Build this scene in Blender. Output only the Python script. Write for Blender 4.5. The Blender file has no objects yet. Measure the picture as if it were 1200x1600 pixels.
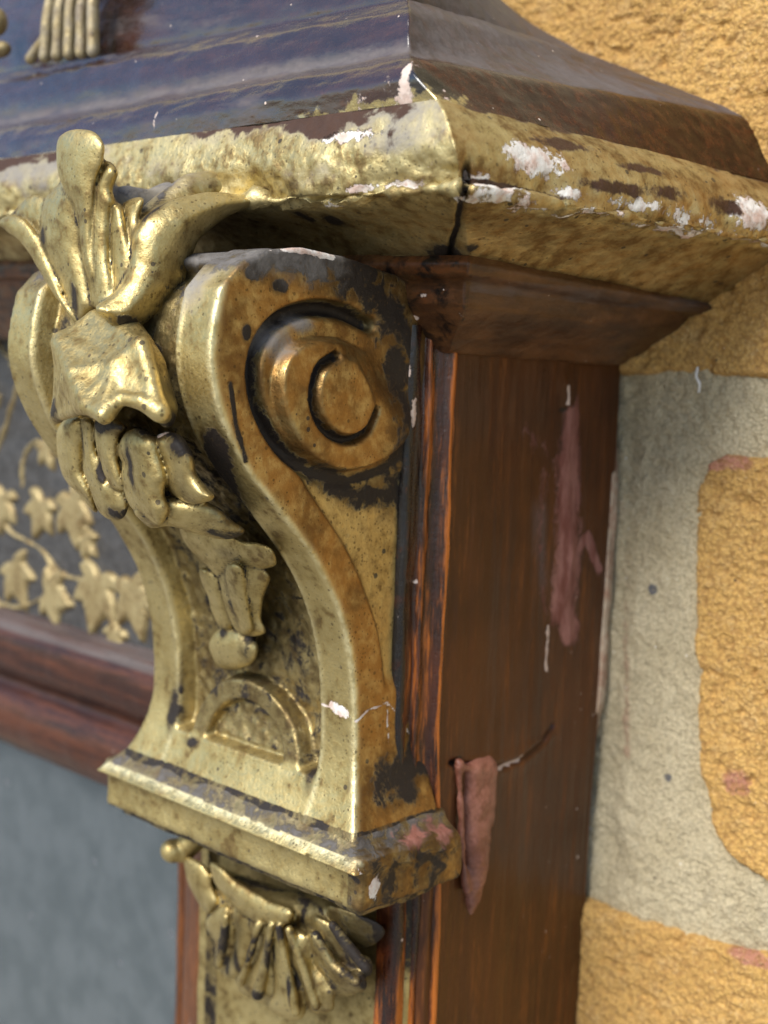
import bpy, math
import numpy as np
from math import radians

# ------------------------------------------------------------------ camera, world, sun, exposure
# everything below is laid out in millimetres and scaled to metres (MM) when meshes are made
MM = 0.001
sc = bpy.context.scene
YAW, PITCH, ROLL, FPX = radians(43.89), radians(6.15), radians(2.24), 2089.0
def cam_basis(yaw, pitch, roll):
    cy, sy, cp, sp = math.cos(yaw), math.sin(yaw), math.cos(pitch), math.sin(pitch)
    fwd = np.array([-sy*cp, cy*cp, -sp]); right = np.array([cy, sy, 0.0]); up = np.cross(right, fwd)
    cr, sr = math.cos(roll), math.sin(roll)
    return np.array([cr*right+sr*up, -sr*right+cr*up, fwd])
CB = cam_basis(YAW, PITCH, ROLL)
CAM = np.array([128.712, -190.587, -2.611])
import mathutils
cam = bpy.data.objects.new('camera', bpy.data.cameras.new('camera'))
sc.collection.objects.link(cam); sc.camera = cam
m4 = mathutils.Matrix.Identity(4)
for i in range(3):
    m4[i][0], m4[i][1], m4[i][2], m4[i][3] = CB[0][i], CB[1][i], -CB[2][i], CAM[i]*MM
cam.matrix_world = m4
cam.data.sensor_fit = 'VERTICAL'; cam.data.sensor_height = 36.0; cam.data.lens = 36.0*FPX/1600.0
cam.data.clip_start = 0.005; cam.data.clip_end = 100.0
cam.data.dof.use_dof = True
cam.data.dof.focus_distance = float(CB[2] @ (np.array([-4., -72., -8.])-CAM))*MM
cam.data.dof.aperture_fstop = 20.0

SUN_DIR = np.array([0.02, -0.78, 0.66]); SUN_DIR /= np.linalg.norm(SUN_DIR)
world = bpy.data.worlds.new('World'); sc.world = world; world.use_nodes = True
wn = world.node_tree; bgn = wn.nodes['Background']
sky = wn.nodes.new('ShaderNodeTexSky'); sky.sky_type = 'NISHITA'; sky.sun_disc = False
sky.sun_elevation = math.asin(SUN_DIR[2]); sky.sun_rotation = math.atan2(SUN_DIR[0], SUN_DIR[1])
sky.air_density = 1.0; sky.dust_density = .7; sky.ozone_density = 2.5
wn.links.new(sky.outputs[0], bgn.inputs[0]); bgn.inputs[1].default_value = 0.11
sl = bpy.data.lights.new('sun', 'SUN'); sl.energy = 2.8; sl.angle = radians(30); sl.color = (1.0, 0.95, 0.87)
sun = bpy.data.objects.new('sun', sl); sc.collection.objects.link(sun)
sun.rotation_euler = mathutils.Vector(SUN_DIR).to_track_quat('Z', 'Y').to_euler()
vs = sc.view_settings
vs.view_transform = 'Standard'; vs.look = 'None'; vs.gamma = 1.0; vs.use_curve_mapping = False; vs.exposure = 0.75

# ------------------------------------------------------------------ numeric helpers
def ray(px, py):
    return CB.T @ np.array([(px-600)/FPX, -(py-800)/FPX, 1.0])
def on(px, py, ax, val):                       # where a sight line of the survey meets the plane ax = val (mm)
    i = 'xyz'.index(ax); d = ray(px, py)
    return CAM + (val-CAM[i])/d[i]*d
def sstep(a, b, x):
    t = np.clip((x-a)/(b-a), 0, 1); return t*t*(3-2*t)
def _hash(ix, iy, iz, seed):
    h = (ix.astype(np.uint32)*np.uint32(374761393) + iy.astype(np.uint32)*np.uint32(668265263)
         + iz.astype(np.uint32)*np.uint32(2147483647) + np.uint32(seed*1274126177 & 0xffffffff))
    h = (h ^ (h >> np.uint32(13)))*np.uint32(1274126177); h = h ^ (h >> np.uint32(16))
    return (h & np.uint32(0xffff)).astype(np.float32)/65535.0
def vnoise(P, scale, seed=0):                  # value noise 0..1, feature size in mm
    p = np.asarray(P, np.float32)/np.asarray(scale, np.float32) + 512.0
    i = np.floor(p).astype(np.int64); f = (p-i).astype(np.float32); f = f*f*(3-2*f)
    x, y, z = i[..., 0], i[..., 1], i[..., 2]
    def H(a, b, c): return _hash(x+a, y+b, z+c, seed)
    fx, fy, fz = f[..., 0], f[..., 1], f[..., 2]
    a = H(0,0,0)*(1-fx)+H(1,0,0)*fx; b = H(0,1,0)*(1-fx)+H(1,1,0)*fx
    c = H(0,0,1)*(1-fx)+H(1,0,1)*fx; d = H(0,1,1)*(1-fx)+H(1,1,1)*fx
    return (a*(1-fy)+b*fy)*(1-fz)+(c*(1-fy)+d*fy)*fz
def fbm(P, scale, octv=4, seed=0, gain=.5):
    s = 0.0; a = 1.0; t = 0.0; sca = np.asarray(scale, np.float32)
    for k in range(octv):
        s = s + a*vnoise(P, sca, seed+17*k); t += a; a *= gain; sca = sca/2.03
    return s/t                                  # 0..1, mean .5
def smin(a, b, k):
    h = np.clip(.5+.5*(b-a)/k, 0, 1); return b*(1-h)+a*h-k*h*(1-h)
def smax(a, b, k): return -smin(-a, -b, k)
def seg_d(P, a, b, ra, rb):                    # round cone-ish capsule
    a = np.asarray(a, np.float32); b = np.asarray(b, np.float32); ab = b-a
    t = np.clip(((P-a) @ ab)/max(float(ab@ab), 1e-6), 0, 1)
    return np.linalg.norm(P-a-t[..., None]*ab, axis=-1)-(ra+(rb-ra)*t)
def chain_d(P, pts):                           # pts: (xyz, r)
    d = None
    for (a, ra), (b, rb) in zip(pts[:-1], pts[1:]):
        e = seg_d(P, a, b, ra, rb); d = e if d is None else np.minimum(d, e)
    return d
def ell_d(P, c, r, ax=None):
    q = P-np.asarray(c, np.float32)
    if ax is not None: q = q @ np.asarray(ax, np.float32).T
    r = np.asarray(r, np.float32)
    k0 = np.linalg.norm(q/r, axis=-1); k1 = np.linalg.norm(q/(r*r), axis=-1)+1e-6
    return k0*(k0-1)/k1
def tri_d(P, a, b, c, r):                      # distance to a triangle, rounded by r
    a, b, c = [np.asarray(v, np.float32) for v in (a, b, c)]
    ba, cb, ac = b-a, c-b, a-c; n = np.cross(ba, ac); pa, pb, pc = P-a, P-b, P-c
    ins = (np.sign(pa @ np.cross(ba, n))+np.sign(pb @ np.cross(cb, n))+np.sign(pc @ np.cross(ac, n))) >= 2
    def e(p, v):
        t = np.clip((p @ v)/float(v@v), 0, 1); w = p-t[..., None]*v; return (w*w).sum(-1)
    dd = np.minimum(np.minimum(e(pa, ba), e(pb, cb)), e(pc, ac))
    pl = (pa @ n)**2/float(n@n)
    return np.sqrt(np.where(ins, pl, dd))-r
def poly_sd(Q, poly):                          # signed distance in 2D
    poly = np.asarray(poly, np.float32); n = len(poly)
    d = np.full(Q.shape[:-1], 1e9, np.float32); s = np.ones(Q.shape[:-1], np.float32)
    for i in range(n):
        a = poly[i]; b = poly[i-1]; e = b-a; w = Q-a
        t = np.clip((w @ e)/max(float(e@e), 1e-9), 0, 1); bb = w-t[..., None]*e
        d = np.minimum(d, (bb*bb).sum(-1))
        c1 = Q[..., 1] >= a[1]; c2 = Q[..., 1] < b[1]; c3 = e[0]*w[..., 1] > e[1]*w[..., 0]
        s = np.where((c1 & c2 & c3) | (~c1 & ~c2 & ~c3), -s, s)
    return s*np.sqrt(d)
def line_d(Q, pts):                            # distance to polyline, any dimension
    d = np.full(Q.shape[:-1], 1e9, np.float32)
    pts = np.asarray(pts, np.float32)
    for a, b in zip(pts[:-1], pts[1:]):
        e = b-a; w = Q-a; t = np.clip((w @ e)/max(float(e@e), 1e-9), 0, 1)
        d = np.minimum(d, np.linalg.norm(w-t[..., None]*e, axis=-1))
    return d
def smooth_line(pts, n=8):                     # Catmull-Rom
    p = np.asarray(pts, float); p = np.vstack([2*p[0]-p[1], p, 2*p[-1]-p[-2]]); out = []
    for i in range(1, len(p)-2):
        for t in np.arange(n)/n:
            out.append(.5*(2*p[i]+(p[i+1]-p[i-1])*t+(2*p[i-1]-5*p[i]+4*p[i+1]-p[i+2])*t*t
                           + (3*p[i]-p[i-1]-3*p[i+1]+p[i+2])*t**3))
    out.append(p[-2]); return np.array(out)
def grid_pts(lo, hi, h):
    ax = [np.arange(l, u+h, h, dtype=np.float32) for l, u in zip(lo, hi)]
    return np.stack(np.meshgrid(*ax, indexing='ij'), -1)
def surface_nets(F, lo, h):
    ins = F < 0; nx, ny, nz = F.shape
    cnt = np.zeros((nx-1, ny-1, nz-1), np.int32)
    for a in (0, 1):
        for b in (0, 1):
            for c in (0, 1): cnt += ins[a:nx-1+a, b:ny-1+b, c:nz-1+c]
    act = (cnt > 0) & (cnt < 8); idx = -np.ones(act.shape, np.int64); idx[act] = np.arange(act.sum())
    I = np.argwhere(act); acc = np.zeros((len(I), 3)); w = np.zeros(len(I))
    cor = [(a, b, c) for a in (0, 1) for b in (0, 1) for c in (0, 1)]
    for p in cor:
        for q in cor:
            if sum(abs(np.subtract(p, q))) != 1 or p > q: continue
            f0 = F[I[:, 0]+p[0], I[:, 1]+p[1], I[:, 2]+p[2]]; f1 = F[I[:, 0]+q[0], I[:, 1]+q[1], I[:, 2]+q[2]]
            k = (f0 < 0) != (f1 < 0); t = np.where(k, f0/np.where(k, f0-f1, 1), 0)
            pt = np.array(p)+t[:, None]*(np.array(q)-np.array(p)); acc += pt*k[:, None]; w += k
    V = (I+acc/w[:, None])*h+np.asarray(lo)
    faces = []
    for ax in range(3):
        sl0 = [slice(None)]*3; sl1 = [slice(None)]*3; sl0[ax] = slice(0, -1); sl1[ax] = slice(1, None)
        ch = ins[tuple(sl0)] != ins[tuple(sl1)]
        E = np.argwhere(ch); o = [(1, 2), (2, 0), (0, 1)][ax]
        ok = np.ones(len(E), bool)
        for d in o: ok &= (E[:, d] >= 1) & (E[:, d] < F.shape[d]-1)
        E = E[ok]; flip = ins[E[:, 0], E[:, 1], E[:, 2]]
        u = np.zeros(3, int); v = np.zeros(3, int); u[o[0]] = 1; v[o[1]] = 1
        q = [E-u-v, E-v, E, E-u]
        ids = np.stack([idx[k[:, 0], k[:, 1], k[:, 2]] for k in q], 1)
        ids[~flip] = ids[~flip][:, ::-1]; faces.append(ids)
    return V, np.concatenate(faces)
def sdf_mesh(fn, lo, hi, h):
    G = grid_pts(lo, hi, h); return surface_nets(fn(G), lo, h)

COL = sc.collection
def mesh_obj(name, V, F, mat, parent=None, attrs=None, smooth=True, tris=None):
    off = np.zeros(3)
    p = parent
    while p is not None: off = off+np.array(p.location)/MM; p = p.parent
    V = (np.asarray(V, float)-off)*MM
    me = bpy.data.meshes.new(name); F = np.asarray(F, np.int32); k = F.shape[1]
    me.vertices.add(len(V)); me.vertices.foreach_set('co', V.astype(np.float32).ravel())
    me.loops.add(F.size); me.loops.foreach_set('vertex_index', F.ravel())
    me.polygons.add(len(F)); me.polygons.foreach_set('loop_start', np.arange(0, F.size, k, dtype=np.int32))
    me.update(calc_edges=True); me.validate()
    me.polygons.foreach_set('use_smooth', np.full(len(me.polygons), smooth, bool))
    for n, a in (attrs or {}).items():
        at = me.attributes.new(n, 'FLOAT', 'POINT'); at.data.foreach_set('value', np.asarray(a, np.float32).ravel())
    me.materials.append(mat)
    o = bpy.data.objects.new(name, me); COL.objects.link(o)
    if parent is not None: o.parent = parent
    return o
def grid_faces(nu, nv, flip=False, base=0):
    i = np.arange(nu*nv).reshape(nu, nv)+base
    f = np.stack([i[:-1, :-1], i[1:, :-1], i[1:, 1:], i[:-1, 1:]], -1).reshape(-1, 4)
    return f[:, ::-1] if flip else f
def thick_grid(P, off, flip=False):            # a relief sheet with a real thickness
    nu, nv = P.shape[:2]; A = P.reshape(-1, 3); B = (P+np.asarray(off, float)).reshape(-1, 3)
    f = [grid_faces(nu, nv, flip), grid_faces(nu, nv, not flip, nu*nv)]
    i = np.arange(nu*nv).reshape(nu, nv)
    ring = np.concatenate([i[:, 0], i[-1, 1:], i[-2::-1, -1], i[0, -2:0:-1]]); nx = np.roll(ring, -1)
    s = np.stack([ring, ring+nu*nv, nx+nu*nv, nx], 1); f.append(s if not flip else s[:, ::-1])
    return np.vstack([A, B]), np.vstack(f)
def empty(name, loc):
    o = bpy.data.objects.new(name, None); COL.objects.link(o); o.location = np.asarray(loc, float)*MM
    o.empty_display_size = .01; return o
def tag(o, label=None, cat=None, group=None, kind=None):
    for k, v in (('label', label), ('category', cat), ('group', group), ('kind', kind)):
        if v: o[k] = v
def blob(V, spots, base=None):                 # 0.5 at the rim of a spot, 1 inside
    m = np.zeros(len(V), np.float32) if base is None else base
    for c, r in spots:
        c = np.asarray(c, float); r = np.asarray(r, float)
        m = np.maximum(m, np.clip(1-.5*np.linalg.norm((V-c)/r, axis=-1), 0, 1))
    return m
def stroke(V, pts, r, base=None):
    m = np.zeros(len(V), np.float32) if base is None else base
    return np.maximum(m, np.clip(1-.5*line_d(V, pts)/r, 0, 1))

# ------------------------------------------------------------------ materials
class NT:
    def __init__(s, name):
        s.m = bpy.data.materials.new(name); s.m.use_nodes = True; s.t = s.m.node_tree
        s.b = s.t.nodes['Principled BSDF']; s.tc = s.n('ShaderNodeTexCoord').outputs['Object']
    def n(s, ty, **kw):
        o = s.t.nodes.new(ty)
        for k, v in kw.items(): setattr(o, k, v)
        return o
    def set(s, inp, v):
        if hasattr(v, 'is_linked') or isinstance(v, bpy.types.NodeSocket): s.t.links.new(v, inp)
        elif v is not None:
            if isinstance(v, (tuple, list)) and len(v) == 3 and inp.type == 'RGBA': v = (*v, 1)
            inp.default_value = v
    def math(s, op, a, b=0.0, clamp=False):
        o = s.n('ShaderNodeMath', operation=op, use_clamp=clamp); s.set(o.inputs[0], a); s.set(o.inputs[1], b); return o.outputs[0]
    def mix(s, f, a, b):
        o = s.n('ShaderNodeMix', data_type='RGBA'); s.set(o.inputs[0], f); s.set(o.inputs[6], a); s.set(o.inputs[7], b); return o.outputs[2]
    def lerp(s, f, a, b):
        o = s.n('ShaderNodeMix', data_type='FLOAT'); s.set(o.inputs[0], f); s.set(o.inputs[2], a); s.set(o.inputs[3], b); return o.outputs[0]
    def co(s, stretch=(1, 1, 1), offs=(0, 0, 0)):
        o = s.n('ShaderNodeMapping'); s.t.links.new(s.tc, o.inputs[0]); o.inputs['Scale'].default_value = stretch
        o.inputs['Location'].default_value = offs; return o.outputs[0]
    def noise(s, mm, detail=5, rough=.55, co=None, dist=0.0):    # features about mm across
        o = s.n('ShaderNodeTexNoise'); s.t.links.new(co or s.tc, o.inputs['Vector'])
        o.inputs['Scale'].default_value = 1000.0/mm; o.inputs['Detail'].default_value = detail
        o.inputs['Roughness'].default_value = rough; o.inputs['Distortion'].default_value = dist; return o.outputs[0]
    def voro(s, mm, co=None, feature='F1', rnd=1.0):
        o = s.n('ShaderNodeTexVoronoi', feature=feature); s.t.links.new(co or s.tc, o.inputs['Vector'])
        o.inputs['Scale'].default_value = 1000.0/mm; o.inputs['Randomness'].default_value = rnd; return o
    def ramp(s, v, a, b, lo=0.0, hi=1.0, smooth=True):
        o = s.n('ShaderNodeMapRange', interpolation_type='SMOOTHSTEP' if smooth else 'LINEAR')
        s.set(o.inputs[0], v); o.inputs[1].default_value = a; o.inputs[2].default_value = b
        o.inputs[3].default_value = lo; o.inputs[4].default_value = hi; return o.outputs[0]
    def attr(s, name):
        o = s.n('ShaderNodeAttribute'); o.attribute_name = name; return o.outputs['Fac']
    def mask(s, name, noise, k=.8, w=.06):      # attribute with a noise-torn border
        a = s.attr(name); g = s.ramp(a, 0.0, .2)
        v = s.math('ADD', a, s.math('MULTIPLY', s.math('SUBTRACT', noise, .5), s.math('MULTIPLY', g, k)))
        return s.ramp(v, .5-w, .5+w)
    def bump(s, h, dist_mm, strength=1.0, normal=None):
        o = s.n('ShaderNodeBump'); o.inputs['Distance'].default_value = dist_mm*MM; o.inputs['Strength'].default_value = strength
        s.t.links.new(h, o.inputs['Height'])
        if normal is not None: s.t.links.new(normal, o.inputs['Normal'])
        return o.outputs[0]
    def out(s, **kw):
        for k, v in kw.items(): s.set(s.b.inputs[k.replace('_', ' ')], v)
        return s.m
    def specks(s, mm, thr, keep, seed=0.0):      # sparse little spots
        v = s.voro(mm, s.co((1, 1, 1), (seed, seed*.7, seed*1.3)))
        sep = s.n('ShaderNodeSeparateColor'); s.t.links.new(v.outputs['Color'], sep.inputs[0])
        sel = s.math('LESS_THAN', sep.outputs[0], keep)
        rad = s.math('MULTIPLY', sep.outputs[1], thr)
        return s.math('MULTIPLY', s.math('LESS_THAN', v.outputs['Distance'], rad), sel)

BLACK = (.016, .013, .012)
def gilt(name, c1=(.57, .46, .21), c2=(.38, .285, .11), c3=(.155, .095, .036), rough=(.34, .56), metal=.88, amount3=.0, streak=(1, 1, 1), bumpk=1.0):
    s = NT(name)
    nb = s.noise(9, 6, .6); nm = s.noise(2.2, 6, .62, s.co(streak)); nf = s.noise(.55, 4, .6); ng = s.noise(3.2, 9, .68, dist=.4)
    col = s.mix(s.ramp(s.math('ADD', s.math('MULTIPLY', nb, .5), s.math('MULTIPLY', nm, .5)), .38, .62), c1, c2)
    col = s.mix(s.math('MULTIPLY', s.ramp(s.math('ADD', s.math('ADD', s.math('MULTIPLY', nm, .65), s.math('MULTIPLY', nb, .35)), amount3), .52, .66), .8), col, c3)
    col = s.mix(s.ramp(nf, .6, .75, 0, .35), col, c3)
    grime_shade = s.mask('grime', ng, 1.3, .07)
    film = s.math('MULTIPLY', s.ramp(s.math('ADD', s.attr('grime'), s.math('MULTIPLY', s.math('SUBTRACT', nm, .5), .5)), .12, .6), .72)      # thin brown dirt around the black
    pits = s.math('MULTIPLY', s.specks(1.5, .28, .22), s.ramp(nb, .4, .55))
    dark = s.math('MAXIMUM', grime_shade, s.math('MULTIPLY', pits, .85))
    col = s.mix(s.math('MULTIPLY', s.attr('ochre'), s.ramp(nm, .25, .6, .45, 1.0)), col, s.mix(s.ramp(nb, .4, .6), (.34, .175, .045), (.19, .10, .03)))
    col = s.mix(s.math('MULTIPLY', s.attr('wear'), s.ramp(nm, .3, .6)), col, (.86, .76, .44))
    col = s.mix(film, col, (.09, .06, .03))
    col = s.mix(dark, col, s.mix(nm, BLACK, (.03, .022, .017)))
    fl = s.specks(.8, .34, .2, .11); fl2 = s.specks(.45, .36, .22, .23)
    col = s.mix(s.math('MULTIPLY', s.math('MAXIMUM', fl, fl2), .6), col, (.07, .045, .02))
    dust = s.math('MULTIPLY', s.mask('dust', ng, 1.0, .3), .85)
    col = s.mix(dust, col, s.mix(nm, (.16, .145, .135), (.30, .285, .27)))
    chip = s.mask('chip', s.noise(1.6, 8, .7), 1.5, .04)
    col = s.mix(chip, col, s.mix(s.ramp(nm, .4, .65), (.74, .71, .66), (.55, .40, .33)))
    wood = s.mask('wood', ng, 1.0, .08)
    col = s.mix(wood, col, s.mix(nm, (.03, .011, .005), (.07, .028, .012)))
    pink = s.mask('pink', ng, 1.2, .1)
    col = s.mix(pink, col, s.mix(nm, (.23, .085, .06), (.30, .14, .11)))
    non = s.math('MAXIMUM', s.math('MAXIMUM', dark, dust), s.math('MAXIMUM', s.math('MAXIMUM', chip, pink), wood))
    met = s.math('MULTIPLY', s.math('SUBTRACT', 1.0, non), metal)
    met = s.math('MULTIPLY', met, s.ramp(nf, .75, .5, .8, 1.0))
    rg = s.ramp(s.math('ADD', s.math('MULTIPLY', nm, .6), s.math('MULTIPLY', nf, .4)), .35, .65, *rough)
    rg = s.lerp(s.math('MAXIMUM', dust, chip), s.lerp(dark, rg, .55), .85)
    h = s.math('ADD', s.math('MULTIPLY', nm, .35), s.math('MULTIPLY', nf, .22))
    h = s.math('SUBTRACT', h, s.math('MULTIPLY', pits, .5)); h = s.math('ADD', h, s.math('MULTIPLY', chip, -.6))
    h = s.math('ADD', h, s.math('MULTIPLY', grime_shade, s.math('MULTIPLY', ng, .5)))
    return s.out(Base_Color=col, Metallic=met, Roughness=rg, Normal=s.bump(h, .30*bumpk), Specular_IOR_Level=s.lerp(dark, .5, .25))
def wood(name, stretch, dark=(.012, .005, .003), mid=(.045, .017, .007), hot=(.21, .07, .013), hotness=0.0, rough=(.22, .42), coat=.5, bumpk=1.0, spec=.5):
    s = NT(name)
    st = s.noise(1.6, 6, .6, s.co(stretch)); st2 = s.noise(.4, 4, .6, s.co(tuple(min(1, 1.8*q) for q in stretch))); nb = s.noise(14, 5, .6); nf = s.noise(.8, 5, .65); ng = s.noise(3.0, 8, .68, dist=.3)
    col = s.mix(s.ramp(s.math('ADD', s.math('MULTIPLY', nb, .55), s.math('MULTIPLY', st, .45)), .38, .62), dark, mid)
    hotm = s.math('ADD', s.math('ADD', s.math('MULTIPLY', st, .6), s.math('MULTIPLY', st2, .4)), s.math('ADD', s.math('MULTIPLY', s.attr('hot'), .30), hotness))
    col = s.mix(s.ramp(hotm, .56, .76), col, hot)
    grime_shade = s.mask('grime', ng, 1.2, .12); col = s.mix(grime_shade, col, (.009, .006, .005))
    dust = s.math('MULTIPLY', s.mask('dust', s.noise(2.0, 8, .7, s.co(stretch)), 1.1, .32), .8)
    col = s.mix(dust, col, s.mix(nf, (.09, .08, .08), (.20, .175, .17)))
    pink = s.math('MULTIPLY', s.mask('pink', s.math('ADD', s.math('MULTIPLY', s.noise(1.8, 8, .75, s.co((1, 1, .35))), .6), s.math('MULTIPLY', nf, .4)), 1.25, .12), .95)
    col = s.mix(pink, col, s.mix(s.ramp(s.noise(2.5, 7, .7, s.co((1, 1, .3))), .35, .65), (.17, .062, .048), (.31, .15, .125)))
    gold = s.mask('gold', ng, 1.4, .08)
    col = s.mix(gold, col, s.mix(nf, (.6, .5, .24), (.36, .26, .09)))
    chip = s.math('MAXIMUM', s.mask('chip', s.noise(1.6, 8, .7), 1.5, .04), s.math('MAXIMUM', s.specks(3.6, .075, .5), s.specks(1.7, .09, .2, .5)))
    col = s.mix(chip, col, s.mix(nf, (.72, .66, .6), (.5, .33, .26)))
    rg = s.ramp(s.math('ADD', s.math('MULTIPLY', st, .5), s.math('MULTIPLY', nf, .5)), .35, .65, *rough)
    mat_f = s.math('MAXIMUM', dust, s.math('MAXIMUM', chip, s.math('MULTIPLY', pink, .7)))
    rg = s.lerp(mat_f, rg, .85)
    h = s.math('ADD', s.math('MULTIPLY', st, .5), s.math('ADD', s.math('MULTIPLY', st2, .25), s.math('MULTIPLY', nf, .25)))
    h = s.math('ADD', h, s.math('MULTIPLY', s.math('MAXIMUM', chip, pink), .5))
    ct = s.math('MULTIPLY', s.math('MULTIPLY', s.math('SUBTRACT', 1.0, mat_f), coat), s.math('SUBTRACT', 1.0, s.attr('matte')))
    nr = s.bump(h, .28*bumpk)
    m = s.out(Base_Color=col, Roughness=rg, Metallic=s.math('MULTIPLY', gold, .85), Normal=nr, Coat_Weight=ct, Coat_Roughness=.16, Specular_IOR_Level=s.math('MULTIPLY', s.math('SUBTRACT', 1.0, s.math('MAXIMUM', s.attr('matte'), s.math('MULTIPLY', mat_f, .6))), spec))
    s.t.links.new(s.bump(h, .14*bumpk), s.b.inputs['Coat Normal'])
    return m
M = {}
M['gilt'] = gilt('aged_gilding')
M['gilt_front'] = gilt('worn_gilding', amount3=.0)
M['gilt_lip'] = gilt('flaking_gilding', c1=(.58, .49, .25), c2=(.41, .32, .13), amount3=.03, rough=(.4, .62), metal=.78, bumpk=1.5)
M['wood_x'] = wood('varnish_along', (.3, 1, 1), dark=(.016, .006, .004), mid=(.038, .012, .006), hot=(.085, .025, .009), rough=(.2, .32), coat=1.0, bumpk=.6, spec=.75)
M['wood_z'] = wood('varnish_upright', (1, 1, .07), dark=(.050, .0155, .0045), mid=(.084, .0265, .0068), hot=(.19, .060, .011), rough=(.3, .46), coat=.14, bumpk=.8, spec=.3)
M['wood_dark'] = wood('varnish_soffit', (.2, .2, 1), dark=(.05, .021, .009), mid=(.13, .058, .022), hot=(.13, .045, .014), rough=(.3, .5), coat=.15, spec=.3)
M['rail'] = wood('varnish_rail', (.06, 1, 1), dark=(.026, .0085, .005), mid=(.046, .014, .007), hot=(.085, .026, .011), rough=(.35, .5), coat=.12, spec=.35, bumpk=.6)
M['strip'] = wood('varnish_streaked', (1, 1, .06), dark=(.012, .0035, .002), mid=(.07, .0155, .004), hot=(.42, .115, .010), hotness=.03, rough=(.22, .42), coat=.35, bumpk=2.0, spec=.4)

def brick_mat():
    s = NT('orange_brick')
    a = s.noise(22, 4, .6); b = s.noise(1.3, 6, .7); c = s.noise(4, 5, .65); f = s.noise(.4, 3, .6)
    col = s.mix(s.ramp(a, .35, .65), (.56, .33, .095), (.66, .40, .12))
    col = s.mix(s.ramp(c, .5, .72, 0, .6), col, (.60, .40, .17))
    col = s.mix(s.ramp(b, .46, .30, 0, .75), col, (.30, .15, .045))
    red = s.mask('pink', c, 1.2, .1); col = s.mix(red, col, s.mix(b, (.40, .15, .085), (.50, .25, .17)))
    dk = s.mask('grime', b, 1.2, .1); col = s.mix(dk, col, (.10, .07, .065))
    col = s.mix(s.specks(3.2, .10, .3), col, (.16, .10, .05))
    vg = s.voro(.75, s.co((1, 1, 1))).outputs['Distance']
    gn = s.noise(.28, 3, .6); gm = s.noise(3.4, 8, .75)
    col = s.mix(s.ramp(vg, .35, .8, 0, .6), col, (.32, .16, .045)); col = s.mix(s.ramp(f, .58, .70, 0, .6), col, (.76, .55, .27)); col = s.mix(s.ramp(gn, .42, .30, 0, .7), col, (.20, .10, .035)); col = s.mix(s.ramp(gm, .56, .66, 0, .5), col, (.46, .24, .06)); col = s.mix(s.specks(1.4, .16, .14, .3), col, (.11, .065, .04)); col = s.mix(s.specks(1.8, .14, .12, .8), col, (.82, .70, .5))
    h = s.math('ADD', s.math('MULTIPLY', b, .6), s.math('SUBTRACT', s.math('MULTIPLY', f, .45), s.math('MULTIPLY', vg, .35)))
    return s.out(Base_Color=col, Roughness=.9, Normal=s.bump(h, 1.0))
def mortar_mat():
    s = NT('lime_mortar')
    a = s.noise(12, 5, .6); b = s.noise(.9, 6, .7); f = s.noise(.35, 3, .6)
    col = s.mix(s.ramp(a, .35, .65), (.53, .445, .28), (.63, .54, .355))
    col = s.mix(s.ramp(b, .45, .3, 0, .6), col, (.22, .185, .12))
    col = s.mix(s.ramp(b, .6, .75, 0, .5), col, (.54, .49, .37))
    st = s.mask('pink', s.noise(4, 6, .7), 1.3, .2); col = s.mix(s.math('MULTIPLY', st, .7), col, (.42, .25, .165))
    dk = s.mask('grime', b, .8, .1); col = s.mix(dk, col, (.13, .13, .14))
    vg = s.voro(.6, s.co((1, 1, 1))).outputs['Distance']
    gn = s.noise(.26, 3, .6); gm = s.noise(5, 7, .7)
    col = s.mix(s.ramp(vg, .4, .8, 0, .4), col, (.23, .185, .11)); col = s.mix(s.ramp(gn, .42, .30, 0, .65), col, (.20, .155, .09)); col = s.mix(s.ramp(gm, .54, .66, 0, .5), col, (.40, .34, .23)); col = s.mix(s.specks(1.5, .16, .14, .6), col, (.72, .68, .58)); col = s.mix(s.ramp(f, .6, .72, 0, .5), col, (.58, .53, .42)); col = s.mix(s.specks(2.6, .16, .25), col, (.17, .13, .08))
    h = s.math('ADD', s.math('MULTIPLY', b, .6), s.math('SUBTRACT', s.math('MULTIPLY', f, .5), s.math('MULTIPLY', vg, .3)))
    return s.out(Base_Color=col, Roughness=.92, Normal=s.bump(h, .9))
M['brick'] = brick_mat(); M['mortar'] = mortar_mat()
def plain(name, c1, c2, mm, rough, bump=.2, metal=0.0):
    s = NT(name); a = s.noise(mm, 6, .65); f = s.noise(mm/5, 4, .6)
    return s.out(Base_Color=s.mix(s.ramp(s.math('ADD', s.math('MULTIPLY', a, .6), s.math('MULTIPLY', f, .4)), .38, .62), c1, c2), Roughness=rough, Metallic=metal, Normal=s.bump(a, bump))
M['drip'] = plain('red_primer', (.17, .058, .034), (.30, .125, .085), 3.5, .36, .5)
M['ground_lead'] = plain('dark_frieze_ground', (.028, .026, .026), (.06, .057, .056), 3, .5, .4)
M['vine'] = gilt('dull_gilding', c1=(.40, .32, .16), c2=(.28, .21, .095), rough=(.45, .62), metal=.5)
M['batten'] = plain('bare_pine', (.34, .19, .12), (.50, .40, .28), 7, .85, .5)
M['paving'] = plain('paving', (.24, .23, .21), (.30, .285, .26), 200, .9, 1)
M['thread'] = plain('white_fibre', (.7, .69, .66), (.75, .74, .7), 2, .8, .05)
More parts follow.
